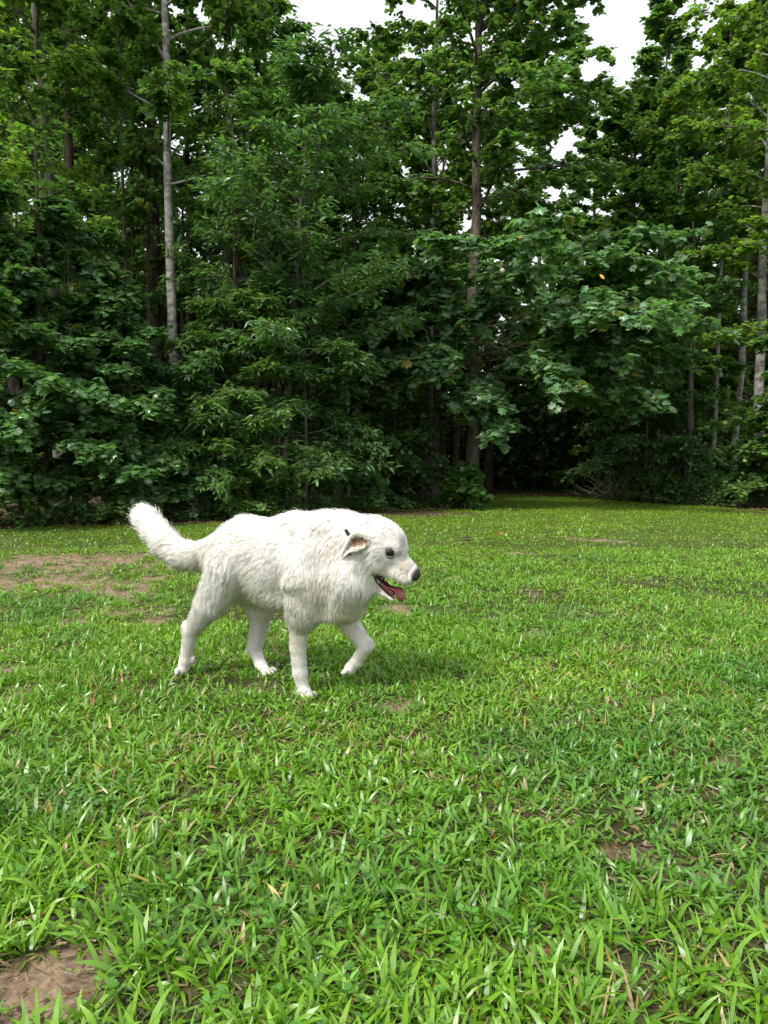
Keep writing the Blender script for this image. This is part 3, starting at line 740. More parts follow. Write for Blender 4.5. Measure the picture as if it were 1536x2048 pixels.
# far hind leg
pr(JB(500, 1160, -.09), 46.5, JB(521, 1212, -.09), 27.9, .04, .85, dn, .035)
pr(JB(521, 1212, -.09), 27.0, JB(519, 1250, -.09), 16.7, .012, 1, dn + .3 * bk, .02)
pr(JB(519, 1250, -.09), 16.7, JB(509, 1298, -.09), 13.5, .008, 1, dn, .014, lift=.6)
pr(JB(509, 1298, -.09), 13.0, JB(521, 1328, -.09), 10.2, .008, 1, dn, .01)
pr(JB(521, 1330, -.09), 11.2, JB(532, 1343, -.085), 10.2, .015, 1, h_body + dn, .008)
# near front leg
pr(JB(606, 1205, .09), 37.2, JB(598, 1248, .09), 18.6, .04, 1, dn + .2 * bk, .03)
pr(JB(598, 1248, .09), 18.1, JB(596, 1295, .09), 14.4, .008, 1, dn, .018, lift=.6)
pr(JB(596, 1295, .09), 14.4, JB(600, 1345, .09), 12.6, .008, 1, dn, .014, lift=.6)
pr(JB(600, 1345, .09), 12.6, JB(606, 1378, .09), 11.2, .015, 1, dn, .01)
pr(JB(608, 1382, .09), 13.0, JB(616, 1392, .09), 12.1, .012, 1, h_body + dn, .008)
# far front leg, lifted and bent at the wrist
pr(JB(680, 1205, -.06), 33.5, JB(700, 1248, -.07), 17.7, .04, 1, dn, .03)
pr(JB(700, 1248, -.07), 17.7, JB(730, 1288, -.07), 13.5, .008, 1, dn, .016)
pr(JB(732, 1290, -.07), 14.0, JB(714, 1322, -.07), 10.7, .008, 1, None, .012)
pr(JB(713, 1323, -.07), 12.1, JB(700, 1337, -.07), 12.6, .012, 1, None, .008)
# toes
def toes(c, fwd, side, rad, n=4, spread=.02, ln=.02):
    for i in range(n):
        s = (i - (n - 1) / 2)
        a = c + side * s * spread
        b = a + fwd * (ln * (1.0 if i in (1, 2) else .7)) + side * s * .004
        PR.append((a, b, rad, rad * .8, 1, .006, unit(fwd + .2 * dn), .005, n_body, .2))
hs = unit(np.array([h_body[1], -h_body[0], 0]))
toes(JB(617, 1391, .09), unit(h_body + .5 * dn), hs, .0115)
toes(JB(535, 1341, -.085), unit(h_body + .45 * dn), hs, .011)
toes(JB(365, 1337, .12), unit(-.1 * h_body + dn * 1.0), hs, .0105)
fw = unit(JB(697, 1340, -.07) - JB(714, 1322, -.07))
toes(JB(699, 1338, -.07), fw, hs, .0105, ln=.014)
# tail
tp = [(432, 1096, 34), (398, 1110, 31), (367, 1108, 31), (338, 1090, 31), (315, 1065, 30), (298, 1043, 28), (289, 1034, 25)]
for i in range(len(tp) - 1):
    a, b = tp[i], tp[i + 1]
    A, B = JB(a[0], a[1], -.01 * i), JB(b[0], b[1], -.01 * (i + 1))
    pr(A, a[2] * .74, B, b[2] * .74, .008, 1, (B - A) / np.linalg.norm(B - A) + .35 * dn * (1 if 0 < i < 4 else 0), .05 if i else .035, lift=.6)
# head
hf = np.array([math.cos(HH), -math.sin(HH), 0.0]); bh = -hf
pr(JH(757, 1081), 42, JH(768, 1084), 41, .03, .95, bh + .15 * dn, .016, n_head)
pr(JH(788, 1086), 24, JH(794, 1098), 21, .02, 1.1, bh, .012, n_head)             # forehead
pr(JH(785, 1093, .035), 14, JH(790, 1093, .035), 12, .015, 1, bh, .010, n_head)   # brows
pr(JH(788, 1088, -.032), 14, JH(793, 1089, -.032), 12, .015, 1, bh, .010, n_head)
pr(JH(755, 1108, .025), 38, JH(752, 1120, .03), 30, .03, .9, bh + .5 * dn, .024, n_head)   # cheeks
pr(JH(780, 1095, .060), 9, JH(793, 1098, .046), 9, .012, 1, bh, .010, n_head)
pr(JH(786, 1121), 25, JH(821, 1145), 19, .02, .92, bh + .2 * dn, .014, n_head, lift=.55)   # muzzle
pr(JH(776, 1141, .028), 14, JH(812, 1158, .018), 13, .015, .8, bh + .6 * dn, .006, n_head)  # lips
pr(JH(776, 1141, -.028), 14, JH(812, 1158, -.018), 13, .015, .8, bh + .6 * dn, .006, n_head)
pr(JH(826, 1150), 12.5, JH(831, 1150), 10, .008, 1, bh, .0, n_head)               # nose pad bed
pr(JH(730, 1158), 24, JH(750, 1168), 12, .02, 1.2, bh + .6 * dn, .022, n_head, lift=.5)
pr(JH(744, 1163), 11, JH(769, 1187), 5.5, .010, 1.6, bh + .4 * dn, .01, n_head)   # lower jaw
pr(JH(769, 1187), 5.5, JH(787, 1198), 4.2, .01, 1.5, bh + .4 * dn, .006, n_head)
pr(JH(757, 1044, -.075), 12, JH(768, 1050, -.085), 9, .02, 1, bh, .01, n_head)    # far ear base
pr(JH(738, 1078, .070), 12, JH(724, 1082, .085), 10, .02, .8, bh, .012, n_head)    # near ear base

_q = 2.7 / FPX
CARVE = [(JH(751, 1150, .065), JH(768, 1167, .05), 5.5 * _q, 9.5 * _q), (JH(768, 1167, .05), JH(802, 1187, .03), 9.5 * _q, 12 * _q)]
SOCK = [JH(781, 1107, .082), JH(781, 1107, -.082)]
def prim_d(P, q):
    a, b, ra, rb, flat, k, fl, hl, n, lf = q
    w = P - a; e = b - a
    if flat != 1.0:
        w = w + (w @ n)[..., None] * ((1 / flat - 1) * n)
        e = e + np.dot(e, n) * ((1 / flat - 1) * n)
    h = np.clip((w @ e) / max(np.dot(e, e), 1e-9), 0, 1)
    return np.linalg.norm(w - h[..., None] * e, axis=-1) - (ra + h * (rb - ra))
def smin(x, y, k):
    h = np.maximum(k - np.abs(x - y), 0) / k
    return np.minimum(x, y) - h * h * k * .25
def carve_d(P):
    d = None
    for a, b, ra, rb in CARVE:
        w = P - a; e = b - a
        wn_ = w - (w @ n_head)[..., None] * n_head * .85     # slot runs through both cheeks' gap
        h = np.clip((wn_ @ e) / np.dot(e, e), 0, 1)
        x = np.linalg.norm(wn_ - h[..., None] * e, axis=-1) - (ra + h * (rb - ra))
        d = x if d is None else np.minimum(d, x)
    return d
GROOVE = []
def cap_d(P, a, b):
    w = P - a; e = b - a
    h = np.clip((w @ e) / np.dot(e, e), 0, 1)
    return np.linalg.norm(w - h[..., None] * e, axis=-1)
def sdf(P):
    F = np.full(P.shape[:-1], .3)
    for q in PR: F = smin(F, prim_d(P, q), q[5])
    for c in SOCK: F = -smin(-F, np.linalg.norm(P - c, axis=-1) - .014, .03)
    for a, b, r, k in GROOVE: F = -smin(-F, cap_d(P, a, b) - r, k)
    return np.maximum(F, -carve_d(P))

def dog_mesh(cell=.006):
    lo = np.array([-1.16, 2.45, -.06]); hi = np.array([.22, 3.5, .80])
    dims = np.ceil((hi - lo) / cell).astype(int) + 1
    ax = [lo[i] + cell * np.arange(dims[i]) for i in range(3)]
    F = np.full(dims, .3, dtype=np.float32)
    def sub(mn, mx):
        i0 = np.clip(((mn - lo) / cell).astype(int), 0, dims - 1); i1 = np.clip(((mx - lo) / cell).astype(int) + 2, 1, dims)
        sl = tuple(slice(i0[i], i1[i]) for i in range(3))
        G = np.stack(np.meshgrid(*[ax[i][sl[i]] for i in range(3)], indexing='ij'), -1)
        return sl, G
    for q in PR:
        m = max(q[2], q[3]) + .03 + q[5]
        m2 = m * max(1, 1)
        sl, G = sub(np.minimum(q[0], q[1]) - m2, np.maximum(q[0], q[1]) + m2)
        F[sl] = smin(F[sl], prim_d(G, q), q[5])
    for c in SOCK:
        sl, G = sub(c - .06, c + .06)
        F[sl] = -smin(-F[sl], np.linalg.norm(G - c, axis=-1) - .014, .03)
    for a, b, r, k in GROOVE:
        sl, G = sub(np.minimum(a, b) - r - k, np.maximum(a, b) + r + k)
        F[sl] = -smin(-F[sl], cap_d(G, a, b) - r, k)
    sl, G = sub(np.minimum(CARVE[0][0], CARVE[1][1]) - .12, np.maximum(CARVE[0][0], CARVE[1][1]) + .12)
    F[sl] = np.maximum(F[sl], -carve_d(G))
    # surface nets
    ins = F < 0
    cs = tuple(d - 1 for d in dims)
    cnt = np.zeros(cs, np.int16)
    for a in (0, 1):
        for b in (0, 1):
            for c in (0, 1):
                cnt += ins[a:a + cs[0], b:b + cs[1], c:c + cs[2]]
    act = (cnt > 0) & (cnt < 8)
    idx = np.full(cs, -1, np.int64)
    ids = np.argwhere(act); idx[act] = np.arange(len(ids))
    acc = np.zeros((len(ids), 3)); num = np.zeros(len(ids))
    I = ids
    corners = [(a, b, c) for a in (0, 1) for b in (0, 1) for c in (0, 1)]
    for c0 in corners:
        for d in range(3):
            if c0[d]: continue
            c1 = list(c0); c1[d] = 1
            f0 = F[I[:, 0] + c0[0], I[:, 1] + c0[1], I[:, 2] + c0[2]].astype(float)
            f1 = F[I[:, 0] + c1[0], I[:, 1] + c1[1], I[:, 2] + c1[2]].astype(float)
            cr = (f0 < 0) != (f1 < 0)
            t = np.where(cr, f0 / np.where(cr, f0 - f1, 1), 0)
            p = np.tile(np.array(c0, float), (len(I), 1)); p[:, d] += t
            acc += p * cr[:, None]; num += cr
    V = lo + cell * (I + acc / num[:, None])
    Q = []
    for d in range(3):
        e = [0, 0, 0]; e[d] = 1
        A = ins[:dims[0] - e[0], :dims[1] - e[1], :dims[2] - e[2]]
        B = ins[e[0]:, e[1]:, e[2]:]
        X = np.argwhere(A != B)
        u, v = (d + 1) % 3, (d + 2) % 3
        X = X[(X[:, u] > 0) & (X[:, v] > 0) & (X[:, u] < cs[u]) & (X[:, v] < cs[v])]
        def g(du, dv):
            Y = X.copy(); Y[:, u] -= du; Y[:, v] -= dv
            return idx[Y[:, 0], Y[:, 1], Y[:, 2]]
        q = np.stack([g(1, 1), g(0, 1), g(0, 0), g(1, 0)], 1)
        fl = ~A[X[:, 0], X[:, 1], X[:, 2]]
        q[fl] = q[fl][:, ::-1]
        Q.append(q)
    Q = np.concatenate(Q)
    return V, Q[(Q >= 0).all(1)]

def march(px, py, extra=0.0):
    """first point of the dog's body seen through a photograph pixel"""
    d = unit(ray(px, py)); t = 2.2
    for _ in range(60):
        p = C0 + d * t; v = float(sdf(p[None])[0])
        if v < .0006: break
        t += v * .8
    return C0 + d * (t + extra)
def grad(p):
    e = 2e-3; E = np.eye(3) * e
    return unit(np.array([float(sdf((p + E[i])[None])[0] - sdf((p - E[i])[None])[0]) for i in range(3)]))

# creases: behind the cheek, behind the shoulder, before the thigh, under the elbow
_gr = []
for p_, r, dep_, k in (([(716, 1112), (724, 1140), (742, 1170)], .030, .011, .030), ([(574, 1075), (560, 1130), (556, 1185)], .040, .010, .045),
                       ([(640, 1075), (634, 1120), (640, 1165)], .035, .007, .04), ([(478, 1130), (474, 1165), (478, 1200)], .035, .010, .04), ([(652, 1180), (645, 1225)], .025, .008, .03)):
    q_ = [march(*p) for p in p_]
    q_ = [q + grad(q) * (r - dep_) for q in q_]
    _gr += [(q_[i], q_[i + 1], r, k) for i in range(len(q_) - 1)]
GROOVE.extend(_gr)
dog = empty("dog", (P0_body[0] - .2, P0_body[1] + .115, 0))
DO = np.array(dog.location)
tag(dog, "large white long-haired dog walking across the lawn, mouth open and one forepaw lifted", "dog")
DV, DF = dog_mesh()
# relief: soft folds of coat under the hair
FL = np.zeros((len(DV), 3)); HL = np.zeros(len(DV)); LF = np.zeros(len(DV)); W = np.zeros(len(DV))
for q in PR:
    w = np.exp(-np.clip(prim_d(DV, q), -.02, .3) / .012)
    FL += w[:, None] * q[6]; HL += w * q[7]; LF += w * q[9]; W += w
FL = unit(FL); HL /= W; LF /= W
cd = carve_d(DV)
nose_c = JH(831, 1150)
eye_p = march(780, 1106); g_eye = grad(eye_p)
dn_ = np.linalg.norm(DV - nose_c, axis=1)
def mirror(p): return p - 2 * np.dot(p - P0_head, n_head) * n_head
eyes = [eye_p, mirror(eye_p)]
de_ = np.minimum(*[np.linalg.norm(DV - e, axis=1) for e in eyes])
col = np.tile(np.array([.78, .72, .66]), (len(DV), 1))
dk = np.clip(1 - (dn_ - .026) / .010, 0, 1)
dk = np.maximum(dk, np.clip(1 - (de_ - .015) / .009, 0, 1))
inm = (cd < .0035) & (DV[:, 2] > .3)
lipd = np.clip(1 - (cd - .004) / .004, 0, 1) * (DV[:, 2] > .3) * (DV[:, 0] > -.1)
dk = np.maximum(dk, lipd * .95)
col = col * (1 - dk[:, None]) + np.array([.018, .015, .017]) * dk[:, None]
HL = HL * (1 - np.clip(dk * 2, 0, 1))
m_skin = mat("dog_skin", rough=.55, attr=True)
body = mesh_np("body", DV, DF, m_skin, cols=col, parent=dog, offset=DO)

# ---- coat
rng = np.random.default_rng(5)
def face_samples(V, F, n, weight=None):
    T = np.concatenate([F[:, [0, 1, 2]], F[:, [0, 2, 3]]])
    a, b, c = V[T[:, 0]], V[T[:, 1]], V[T[:, 2]]
    nn = np.cross(b - a, c - a); ar = np.linalg.norm(nn, axis=1)
    if weight is not None: ar = ar * weight[T].mean(1)
    cs = np.cumsum(ar); pick = np.searchsorted(cs, rng.random(n) * cs[-1])
    u, v = rng.random(n), rng.random(n); f = u + v > 1; u[f] = 1 - u[f]; v[f] = 1 - v[f]
    bw = np.stack([1 - u - v, u, v], 1)
    return T[pick], bw, unit(nn[pick])
def interp(A, T, bw): return (A[T] * (bw[..., None] if A.ndim > 1 else bw)).sum(1)
NH = DOG_HAIRS
wgt = np.where(HL > .002, .6 + .6 * (HL < .02), 0.0)
T, bw, NN = face_samples(DV, DF, NH, wgt)
rp = interp(DV, T, bw)
# outward normals by vertex
vn = np.zeros((len(DV), 3))
fnrm = np.cross(DV[DF[:, 2]] - DV[DF[:, 0]], DV[DF[:, 3]] - DV[DF[:, 1]])
for i in range(4): np.add.at(vn, DF[:, i], fnrm)
vn = unit(vn)
hn = unit(interp(vn, T, bw)); hfl = unit(interp(FL, T, bw)); hl = interp(HL, T, bw); lift = interp(LF, T, bw)
keep = hl > .003
rp, hn, hfl, hl, lift = rp[keep], hn[keep], hfl[keep], hl[keep], lift[keep]
N = len(rp)
def vnoise(P, s, seed): return np.stack([noise(P, s, seed + i) for i in range(3)], 1) - .5
tang = hfl - (hfl * hn).sum(1, keepdims=True) * hn
tang = unit(unit(tang) + .55 * vnoise(rp, 9, 3) + .45 * vnoise(rp, 38, 9))
tang = unit(tang - (tang * hn).sum(1, keepdims=True) * hn)
L = hl * 1.0 * (.6 + .55 * rng.random(N)) * (.8 + .45 * noise(rp, 22, 31))
lf = lift * .8 * (.75 + .5 * noise(rp, 28, 41)) * (.8 + .4 * rng.random(N))
lf = lf + .38 * np.clip((.030 - hl) / .015, 0, 1)
stray = rng.random(N) < .04; lf = lf + .10 + stray * .30; L = L * (1 + stray * .2)
K = 5
s = np.linspace(0, 1, K)
pts = np.zeros((N, K, 3)); pts[:, 0] = rp - hn * .002
for k_ in range(1, K):
    q = s[k_]
    d = unit(tang * (1.0 + .3 * q) + hn * (lf * (1.25 - 1.0 * q))[:, None] + .22 * rng.normal(size=(N, 3)) * .35 + dn * .30 * q)
    pts[:, k_] = pts[:, k_ - 1] + d * (L / (K - 1))[:, None]
# locks: the ends gather on neighbours
ncl = 8500
ci = rng.choice(np.flatnonzero(~stray), ncl, replace=False)
kd = kdtree.KDTree(ncl)
for i, j in enumerate(ci): kd.insert(rp[j], i)
kd.balance()
near = np.fromiter((kd.find(p)[1] for p in rp), dtype=np.int64, count=N)
cj = ci[near]
amt = ((~stray) * np.clip(hl / .04, 0, 1) * (.55 + .3 * rng.random(N)))[:, None]
for k_ in range(1, K):
    tgt = pts[cj, k_]
    off = rp - rp[cj]
    off = off - hn * (off * hn).sum(1, keepdims=True)
    pts[:, k_] = pts[:, k_] * (1 - amt * s[k_] ** 1.5) + (tgt + off * .15) * (amt * s[k_] ** 1.5)
pts[..., 2] = np.maximum(pts[..., 2], -.005)
hcol = np.array([.88, .855, .795]) * (1 - .26 * (rng.random(ncl)[near] ** 2 * np.clip(hl / .03, .2, 1)))[:, None]
cream = np.clip(noise(rp, 9, 51) * 1.7 - .35, 0, 1) * np.clip(1.15 - (rp[:, 2] - .2) / .45, .15, 1)
hcol = hcol * (1 - .6 * cream[:, None]) + np.array([.66, .59, .43]) * .6 * cream[:, None]
# rusty line where the collar rubs, tan on the bridge of the nose, cream in the tail
L0, L1 = march(671, 1076), march(678, 1147)
e = L1 - L0; h = np.clip(((rp - L0) @ e) / np.dot(e, e), 0, 1)
st = np.clip(1 - np.linalg.norm(rp - L0 - h[:, None] * e, axis=1) / .016, 0, 1) * .38
hcol = hcol * (1 - st[:, None]) + np.array([.80, .58, .46]) * st[:, None]
br = march(812, 1130)
st = np.clip(1 - np.linalg.norm(rp - br, axis=1) / .030, 0, 1) * .6
hcol = hcol * (1 - st[:, None]) + np.array([.72, .55, .38]) * st[:, None]
ns = np.linalg.norm(rp - nose_c, axis=1)
st = np.clip(1 - (ns - .026) / .026, 0, 1) * .75
hcol = hcol * (1 - st[:, None]) + np.array([.20, .18, .19]) * st[:, None]
for e_ in eyes:                              # grey shading of the short hair under and before the eye
    q = e_ + hf * .012 + dn * .012
    st = np.clip(1 - np.linalg.norm(rp - q, axis=1) / .024, 0, 1) * .55
    hcol = hcol * (1 - st[:, None]) + np.array([.16, .14, .14]) * st[:, None]
lp = march(808, 1155)
sp_ = (np.linalg.norm(rp - lp, axis=1) < .035) & (noise(rp, 230, 3) > .72)
hcol[sp_] *= .35
hc = bpy.data.hair_curves.new("fur")
hc.add_curves([K] * N)
hc.attributes['position'].data.foreach_set('vector', (pts - DO).astype(np.float32).ravel())
rad = np.array([1.0, .95, .8, .55, .12])[None] * (.00048 + .00022 * np.clip(hl / .04, 0, 1))[:, None]
ra_ = hc.attributes.get('radius') or hc.attributes.new('radius', 'FLOAT', 'POINT')
ra_.data.foreach_set('value', rad.astype(np.float32).ravel())
ca = hc.attributes.new('Col', 'FLOAT_COLOR', 'CURVE')
cc = np.ones((N, 4), np.float32); cc[:, :3] = np.clip(hcol * (.94 + .1 * rng.random((N, 1))), 0, .9)
ca.data.foreach_set('color', cc.ravel())
m_fur = mat("dog_fur", rough=.75, spec=.15, attr=True)
def soft_normal(m):
    n, l = m.node_tree.nodes, m.node_tree.links
    a = n.new('ShaderNodeAttribute'); a.attribute_name = 'coat_normal'
    g = n.new('ShaderNodeNewGeometry')
    s1 = n.new('ShaderNodeVectorMath'); s1.operation = 'SCALE'; s1.inputs['Scale'].default_value = .75
    s2 = n.new('ShaderNodeVectorMath'); s2.operation = 'SCALE'; s2.inputs['Scale'].default_value = .35
    ad = n.new('ShaderNodeVectorMath'); ad.operation = 'ADD'; nn = n.new('ShaderNodeVectorMath'); nn.operation = 'NORMALIZE'
    l.new(a.outputs['Vector'], s1.inputs[0]); l.new(g.outputs['Normal'], s2.inputs[0])
    l.new(s1.outputs[0], ad.inputs[0]); l.new(s2.outputs[0], ad.inputs[1]); l.new(ad.outputs[0], nn.inputs[0])
    l.new(nn.outputs[0], n['Principled BSDF'].inputs['Normal'])
soft_normal(m_fur)
na = hc.attributes.new('coat_normal', 'FLOAT_VECTOR', 'CURVE')
na.data.foreach_set('vector', unit(hn + tang * .15).astype(np.float32).ravel())
hc.materials.append(m_fur)
fur = link(bpy.data.objects.new("fur", hc), dog)

# ---- eyes, nose, mouth, ears, collar
def ball(name, c, r, axes, material, parent, squash=(1, 1, 1), seg=24, rings=14, cols=None):
    th = np.linspace(0, np.pi, rings + 1); ph = np.linspace(0, 2 * np.pi, seg, endpoint=False)
    U = np.stack([np.sin(th)[:, None] * np.cos(ph), np.sin(th)[:, None] * np.sin(ph), np.cos(th)[:, None] * np.ones(seg)], -1).reshape(-1, 3)
    V = c + (U * np.array(squash) * r) @ np.array(axes)
    i = np.arange(rings)[:, None] * seg; s_ = np.arange(seg); s2 = (s_ + 1) % seg
    F = np.stack([i + s_, i + s2, i + seg + s2, i + seg + s_], -1).reshape(-1, 4)[:, ::-1]
    return mesh_np(name, V, F, material, parent=parent, offset=DO, cols=None if cols is None else cols(U))
m_eye = mat("dog_eye", (.010, .006, .004), rough=.08, spec=.35)
m_lid = mat("dog_lid", (.12, .10, .10), rough=.8, noise_s=200, noise_amt=.2)
m_rim = mat("dog_eyelid", (.02, .016, .016), rough=.4)
for e_ in eyes:
    g_ = g_eye if e_ is eyes[0] else g_eye - 2 * np.dot(g_eye, n_head) * n_head
    sx = unit(np.cross(g_, [0, 0, 1.0])); sy = np.cross(sx, g_)
    eb = ball("eye", e_ - g_ * .0075, .0150, (sx, sy, g_), m_eye, dog)
    a = np.linspace(0, 2 * np.pi, 20, endpoint=False)
    path = e_ + g_ * .0035 + .0160 * np.cos(a)[:, None] * sx + (.0092 * np.sin(a) * (1 - .35 * np.abs(np.cos(a))))[:, None] * sy - (.005 * np.abs(np.cos(a)) ** 2)[:, None] * g_
    path = np.concatenate([path, path[:1]])
    tv, tf = tubes(path[None], np.full((1, 21), .0024), 6)
    mesh_np("eye_rim", tv, tf, m_rim, parent=eb, offset=DO)
    for sgn, oy, sq in ((1, .0135, .75), (-1, -.0152, .7)):
        ball("eyelid", e_ - g_ * .0055 + sy * oy, .0150, (sx, sy, g_), m_lid, eb, squash=(1.25, sq * .72, .78), seg=18, rings=10)
m_nose = mat("dog_nose", (.022, .02, .024), rough=.38, spec=.6, noise_s=300, noise_amt=.3, bump=.4)
def nose_def():
    sy = unit(np.array([0, 0, 1.0]) + .35 * bh); sx = n_head; sz = np.cross(sx, sy)
    o = ball("nose", JH(830, 1149), .0265, (sx, sy, sz), m_nose, dog, squash=(.92, .88, .62))
    for sg in (1, -1):
        ball("nostril", JH(839, 1152, .0085 * sg), .0042, (sx, sy, sz), m_eye, o, squash=(.8, 1, .9), seg=10, rings=6)
nose_def()

m_mouth = mat("dog_mouth", (.09, .018, .02), rough=.3, noise_s=60, noise_amt=.3)
m_tongue = mat("dog_tongue", (.145, .036, .038), rough=.3, spec=.45, noise_s=90, noise_amt=.18, bump=.3, col2=None)
# mouth lining: a dark fleshy channel between the jaws
mp = np.array([JH(750, 1151), JH(762, 1163), JH(773, 1174), JH(789, 1187)])
mv, mf = tubes(mp[None], np.array([[.009, .013, .014, .013]]), 14)
cen = np.repeat(mp, 14, 0); d_ = mv - cen; mv = cen + d_ + (d_ @ n_head)[:, None] * n_head * .75
mesh_np("mouth", mv, mf, m_mouth, parent=dog, offset=DO)
# tongue: a broad strap that runs out over the lower teeth and hangs
tpx = [(756, 1155, 0, .016), (766, 1166, 0, .019), (777, 1174, .1, .020), (788, 1178, .4, .020), (796, 1181, .8, .0195), (800, 1188, 1, .0185), (801, 1197, 1, .0145), (801, 1202, 1, .006)]
tv = []
for i, (x, y, tw, w) in enumerate(tpx):
    c = JH(x, y, .008)
    p0 = JH(*tpx[max(i - 1, 0)][:2]); p1 = JH(*tpx[min(i + 1, len(tpx) - 1)][:2])
    t_ = unit(p1 - p0)
    wa = unit(n_head * (1 - .45 * tw) - hf * .75 * tw); wa = unit(wa - np.dot(wa, t_) * t_)
    up = np.cross(t_, wa)
    if i < 4 and up[2] < 0: up = -up
    if i >= 4 and np.dot(up, hf) < 0: up = -up
    for j in range(16):
        a = 2 * np.pi * j / 16
        cx, cz = math.cos(a), math.sin(a)
        tv.append(c + wa * cx * w + up * (cz * .0055 - .004 * (1 - abs(cx)) * (cz > 0) + .003 * cx * cx))
tv = np.array(tv); nr = len(tpx)
i = np.arange(nr - 1)[:, None] * 16; s_ = np.arange(16); s2 = (s_ + 1) % 16
tf = np.stack([i + s_, i + s2, i + 16 + s2, i + 16 + s_], -1).reshape(-1, 4)
mesh_np("tongue", tv, [tf, np.arange(16)[None, ::-1].copy(), (np.arange(16)[None] + 16 * (nr - 1))], m_tongue, parent=dog, offset=DO)
m_lip = mat("dog_lip", (.02, .013, .014), rough=.35)
for pth in ([(750, 1143), (757, 1148), (766, 1154), (777, 1161), (788, 1166), (797, 1169)], [(747, 1150), (753, 1164), (763, 1176), (775, 1188), (788, 1197)]):
    pp = [march(*q) for q in pth]
    pp = np.array([[q for q in pp if 2.5 < q[1] < 2.9]])
    if pp.shape[1] < 3: continue
    v_, f_ = tubes(pp, np.full((1, pp.shape[1]), .0032), 8)
    mesh_np("lip", v_, f_, m_lip, parent=dog, offset=DO)
m_tooth = mat("dog_tooth", (.75, .70, .58), rough=.3)
for (x, y, o_, hgt, dirz) in [(779, 1163, .022, .010, -1), (771, 1160, .024, .006, -1), (764, 1156, .025, .005, -1), (782, 1183, .016, .009, 1), (772, 1176, .02, .005, 1), (765, 1170, .022, .005, 1)]:
    c = JH(x, y, o_)
    pth = np.array([c, c + np.array([0, 0, dirz * hgt * .6]), c + np.array([0, 0, dirz * hgt])])
    v_, f_ = tubes(pth[None], np.array([[.0032, .0024, .0004]]), 8)
    mesh_np("tooth", v_, f_, m_tooth, parent=dog, offset=DO)

def ear(sg):
    """folded-back flap: white back, brown-pink hollow turned to the side"""
    top = [(739, 1079), (728, 1067), (714, 1064), (703, 1070), (694, 1086), (684, 1108)]
    bot = [(740, 1085), (731, 1093), (718, 1099), (706, 1101), (697, 1105), (686, 1114)]
    dep = [.102, .116, .124, .128, .124, .118]
    nu, nv = 26, 11
    V, Cc = [], []
    for layer in (0, 1):
        for i in range(nu):
            u = i / (nu - 1) * 5
            i0 = min(int(u), 4); f = u - i0; f = f * f * (3 - 2 * f) * .5 + f * .5
            T_ = np.array(top[i0]) * (1 - f) + np.array(top[i0 + 1]) * f
            B_ = np.array(bot[i0]) * (1 - f) + np.array(bot[i0 + 1]) * f
            dd = dep[i0] * (1 - f) + dep[i0 + 1] * f
            for j in range(nv):
                v = j / (nv - 1)
                p = T_ * (1 - v) + B_ * v
                hol = math.sin(math.pi * v) * .015 * math.sin(math.pi * min(1, .12 + .8 * (1 - i / (nu - 1))))
                fold = .003 * math.cos(math.pi * v)
                o_ = dd + fold - hol
                o_ = o_ if layer == 0 else o_ - .0045
                P = JH(p[0], p[1], o_)
                if sg < 0: P = mirror(P)
                V.append(P)
                rim = min(v, (1 - v) if i > 14 else 1.0) * 2; tip = i / (nu - 1)
                k_ = np.clip((rim - .10) / .18, 0, 1) * np.clip((1 - tip) * 2.2, 0, 1) * np.clip(tip * 8, 0, 1) if layer == 0 else 0
                nz_ = .5 + .5 * math.sin(i * 1.3 + j * .9) * math.sin(i * .37 + 1)
                Cc.append(np.array([.80, .76, .68]) * (1 - k_) + (np.array([.17, .095, .06]) * (1 - .75 * nz_) + np.array([.075, .045, .03]) * .75 * nz_ + np.array([.16, .10, .07]) * v * v) * k_)
    V = np.array(V); Cc = np.array(Cc)
    i = np.arange(nu - 1)[:, None] * nv; j = np.arange(nv - 1)
    F0 = np.stack([i + j, i + j + 1, i + nv + j + 1, i + nv + j], -1).reshape(-1, 4)
    F1 = (F0 + nu * nv)[:, ::-1]
    ring = [k for k in range(nv)] + [nv * q_ + nv - 1 for q_ in range(1, nu)] + [nv * (nu - 1) + k for k in range(nv - 2, -1, -1)] + [nv * q_ for q_ in range(nu - 2, 0, -1)]
    ring = np.array(ring); r2 = np.roll(ring, -1)
    F2 = np.stack([ring, r2, r2 + nu * nv, ring + nu * nv], 1)[:, ::-1]
    F = np.concatenate([F0, F1, F2])
    if sg < 0: F = F[:, ::-1]
    return mesh_np("ear", V, F, m_ear, cols=Cc, parent=dog, offset=DO), V, F
m_ear = mat("dog_ear", rough=.75, spec=.2, attr=True, noise_s=220, noise_amt=.12, bump=.5)
ear_o, EV, EF = ear(1)
ear(-1)
# short hair on the near ear's rim and back
NE = 5000
T, bw, _ = face_samples(EV, EF, NE)
ep = interp(EV, T, bw)
tipd = unit(JH(684, 1110, .1) - JH(735, 1075, .1))
nuv = 26 * 11
rimj = np.minimum(T.min(1) % 11, 10 - T.max(1) % 11)
kp = (T.min(1) >= nuv) | (rimj < 2) | (T.max(1) // 11 > 20)
ep = ep[kp]; n_e = len(ep)
ed = unit(tipd + .35 * rng.normal(size=(n_e, 3)))
epts = ep[:, None] + ed[:, None] * np.linspace(0, 1, 4)[None, :, None] * (.007 + .005 * rng.random(n_e))[:, None, None]
he = bpy.data.hair_curves.new("ear_fur"); he.add_curves([4] * n_e)
he.attributes['position'].data.foreach_set('vector', (epts - DO).astype(np.float32).ravel())
r_ = he.attributes.get('radius') or he.attributes.new('radius', 'FLOAT', 'POINT')
r_.data.foreach_set('value', np.tile(np.array([.0005, .0005, .0004, .0001], np.float32), n_e))
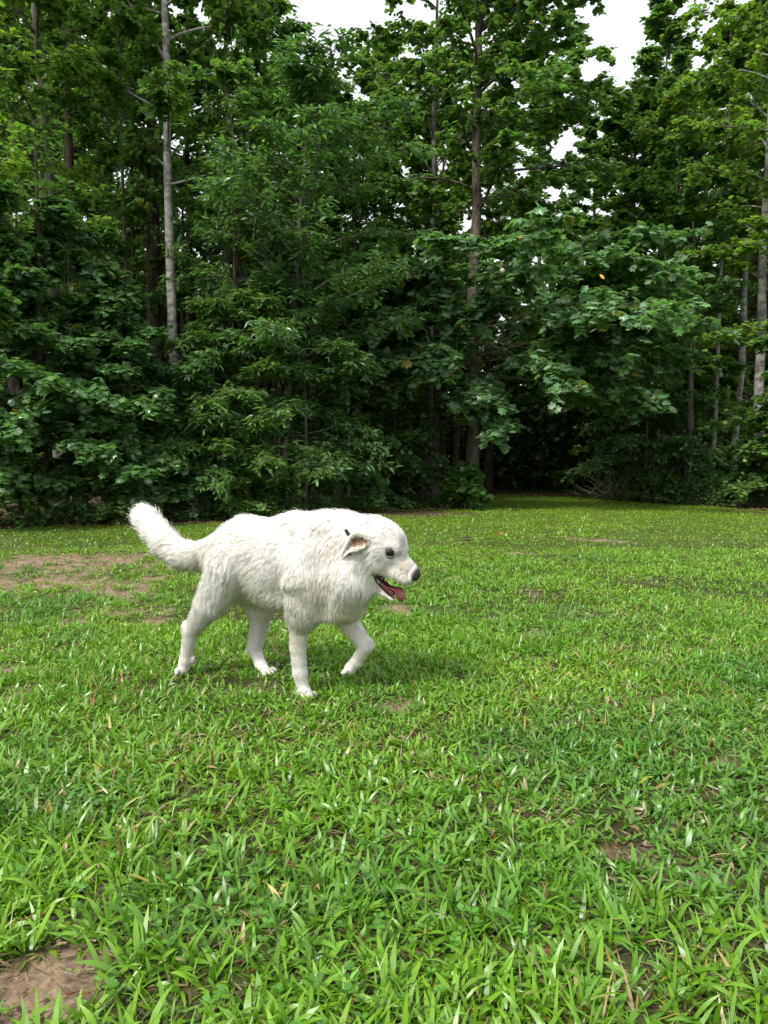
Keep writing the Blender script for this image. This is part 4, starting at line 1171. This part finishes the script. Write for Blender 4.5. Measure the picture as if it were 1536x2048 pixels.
c_ = he.attributes.new('Col', 'FLOAT_COLOR', 'CURVE'); c_.data.foreach_set('color', np.tile(np.array([.88, .84, .76, 1], np.float32), n_e))
he.materials.append(m_fur); link(bpy.data.objects.new("fur", he), ear_o)

# collar: a dark strap sunk in the coat, its end standing out behind the ear
m_col = mat("collar_nylon", (.018, .018, .02), rough=.55, noise_s=400, noise_amt=.4, bump=.5)
cc_ = JH(716, 1120); A1 = unit(JH(697, 1068) - JH(752, 1181)); A2 = n_head
a = np.linspace(0, 2 * np.pi, 48, endpoint=False)
rc = []
axis_c = np.cross(A1, A2)
for t_ in a:
    d = math.cos(t_) * A1 + math.sin(t_) * A2
    r = .02
    while float(sdf((cc_ + d * r)[None])[0]) < .004 and r < .2: r += .003
    rc.append(r)
rc = np.array(rc); rc = np.minimum(rc, .14)
for _ in range(3): rc = (np.roll(rc, 1) + rc + np.roll(rc, -1)) / 3
V = []
for i, t_ in enumerate(a):
    d = math.cos(t_) * A1 + math.sin(t_) * A2
    for (w, o_) in ((-.011, 0), (.011, 0), (.011, .0035), (-.011, .0035)):
        V.append(cc_ + d * (rc[i] - .034 + o_) + axis_c * w)
V = np.array(V); i = np.arange(48)[:, None] * 4; i2 = ((np.arange(48) + 1) % 48)[:, None] * 4; s_ = np.arange(4); s2 = (s_ + 1) % 4
F = np.stack([i + s_, i + s2, i2 + s2, i2 + s_], -1).reshape(-1, 4)
col_o = mesh_np("collar", V, F, m_col, parent=dog, offset=DO, smooth=False)
ta, tb = JH(691, 1059, .095), JH(701, 1075, .085)
dl = unit(tb - ta); wd = unit(np.cross(dl, n_head))
V = []
for p_, ww in ((ta, .6), (ta + dl * .003, 1), (ta * .5 + tb * .5, 1), (tb, 1), (tb + dl * .012 - n_head * .02, 1)):
    for (sx_, so) in ((-1, 0), (1, 0), (1, 1), (-1, 1)):
        V.append(p_ + wd * .0062 * sx_ * ww + n_head * .004 * (so - .5))
V = np.array(V); i = np.arange(4)[:, None] * 4
F = np.stack([i + s_, i + s2, i + 4 + s2, i + 4 + s_], -1).reshape(-1, 4)
mesh_np("strap_end", V, [F, np.array([[3, 2, 1, 0]]), np.array([[16, 17, 18, 19]])], m_col, parent=col_o, offset=DO)
bk_c = JH(698, 1103, .105)
v_, f_ = tubes(np.array([[bk_c + np.array([0, 0, .014]), bk_c, bk_c - np.array([0, 0, .012])]]), np.array([[.008, .0095, .007]]), 10)
mesh_np("buckle", v_, f_, m_col, parent=col_o, offset=DO)
print("DOG paw bottoms:", [round(float(v), 3) for v in (JB(617, 1391, .09)[2], JB(535, 1341, -.085)[2], JB(365, 1337, .12)[2])], "verts", len(DV), "hairs", N)
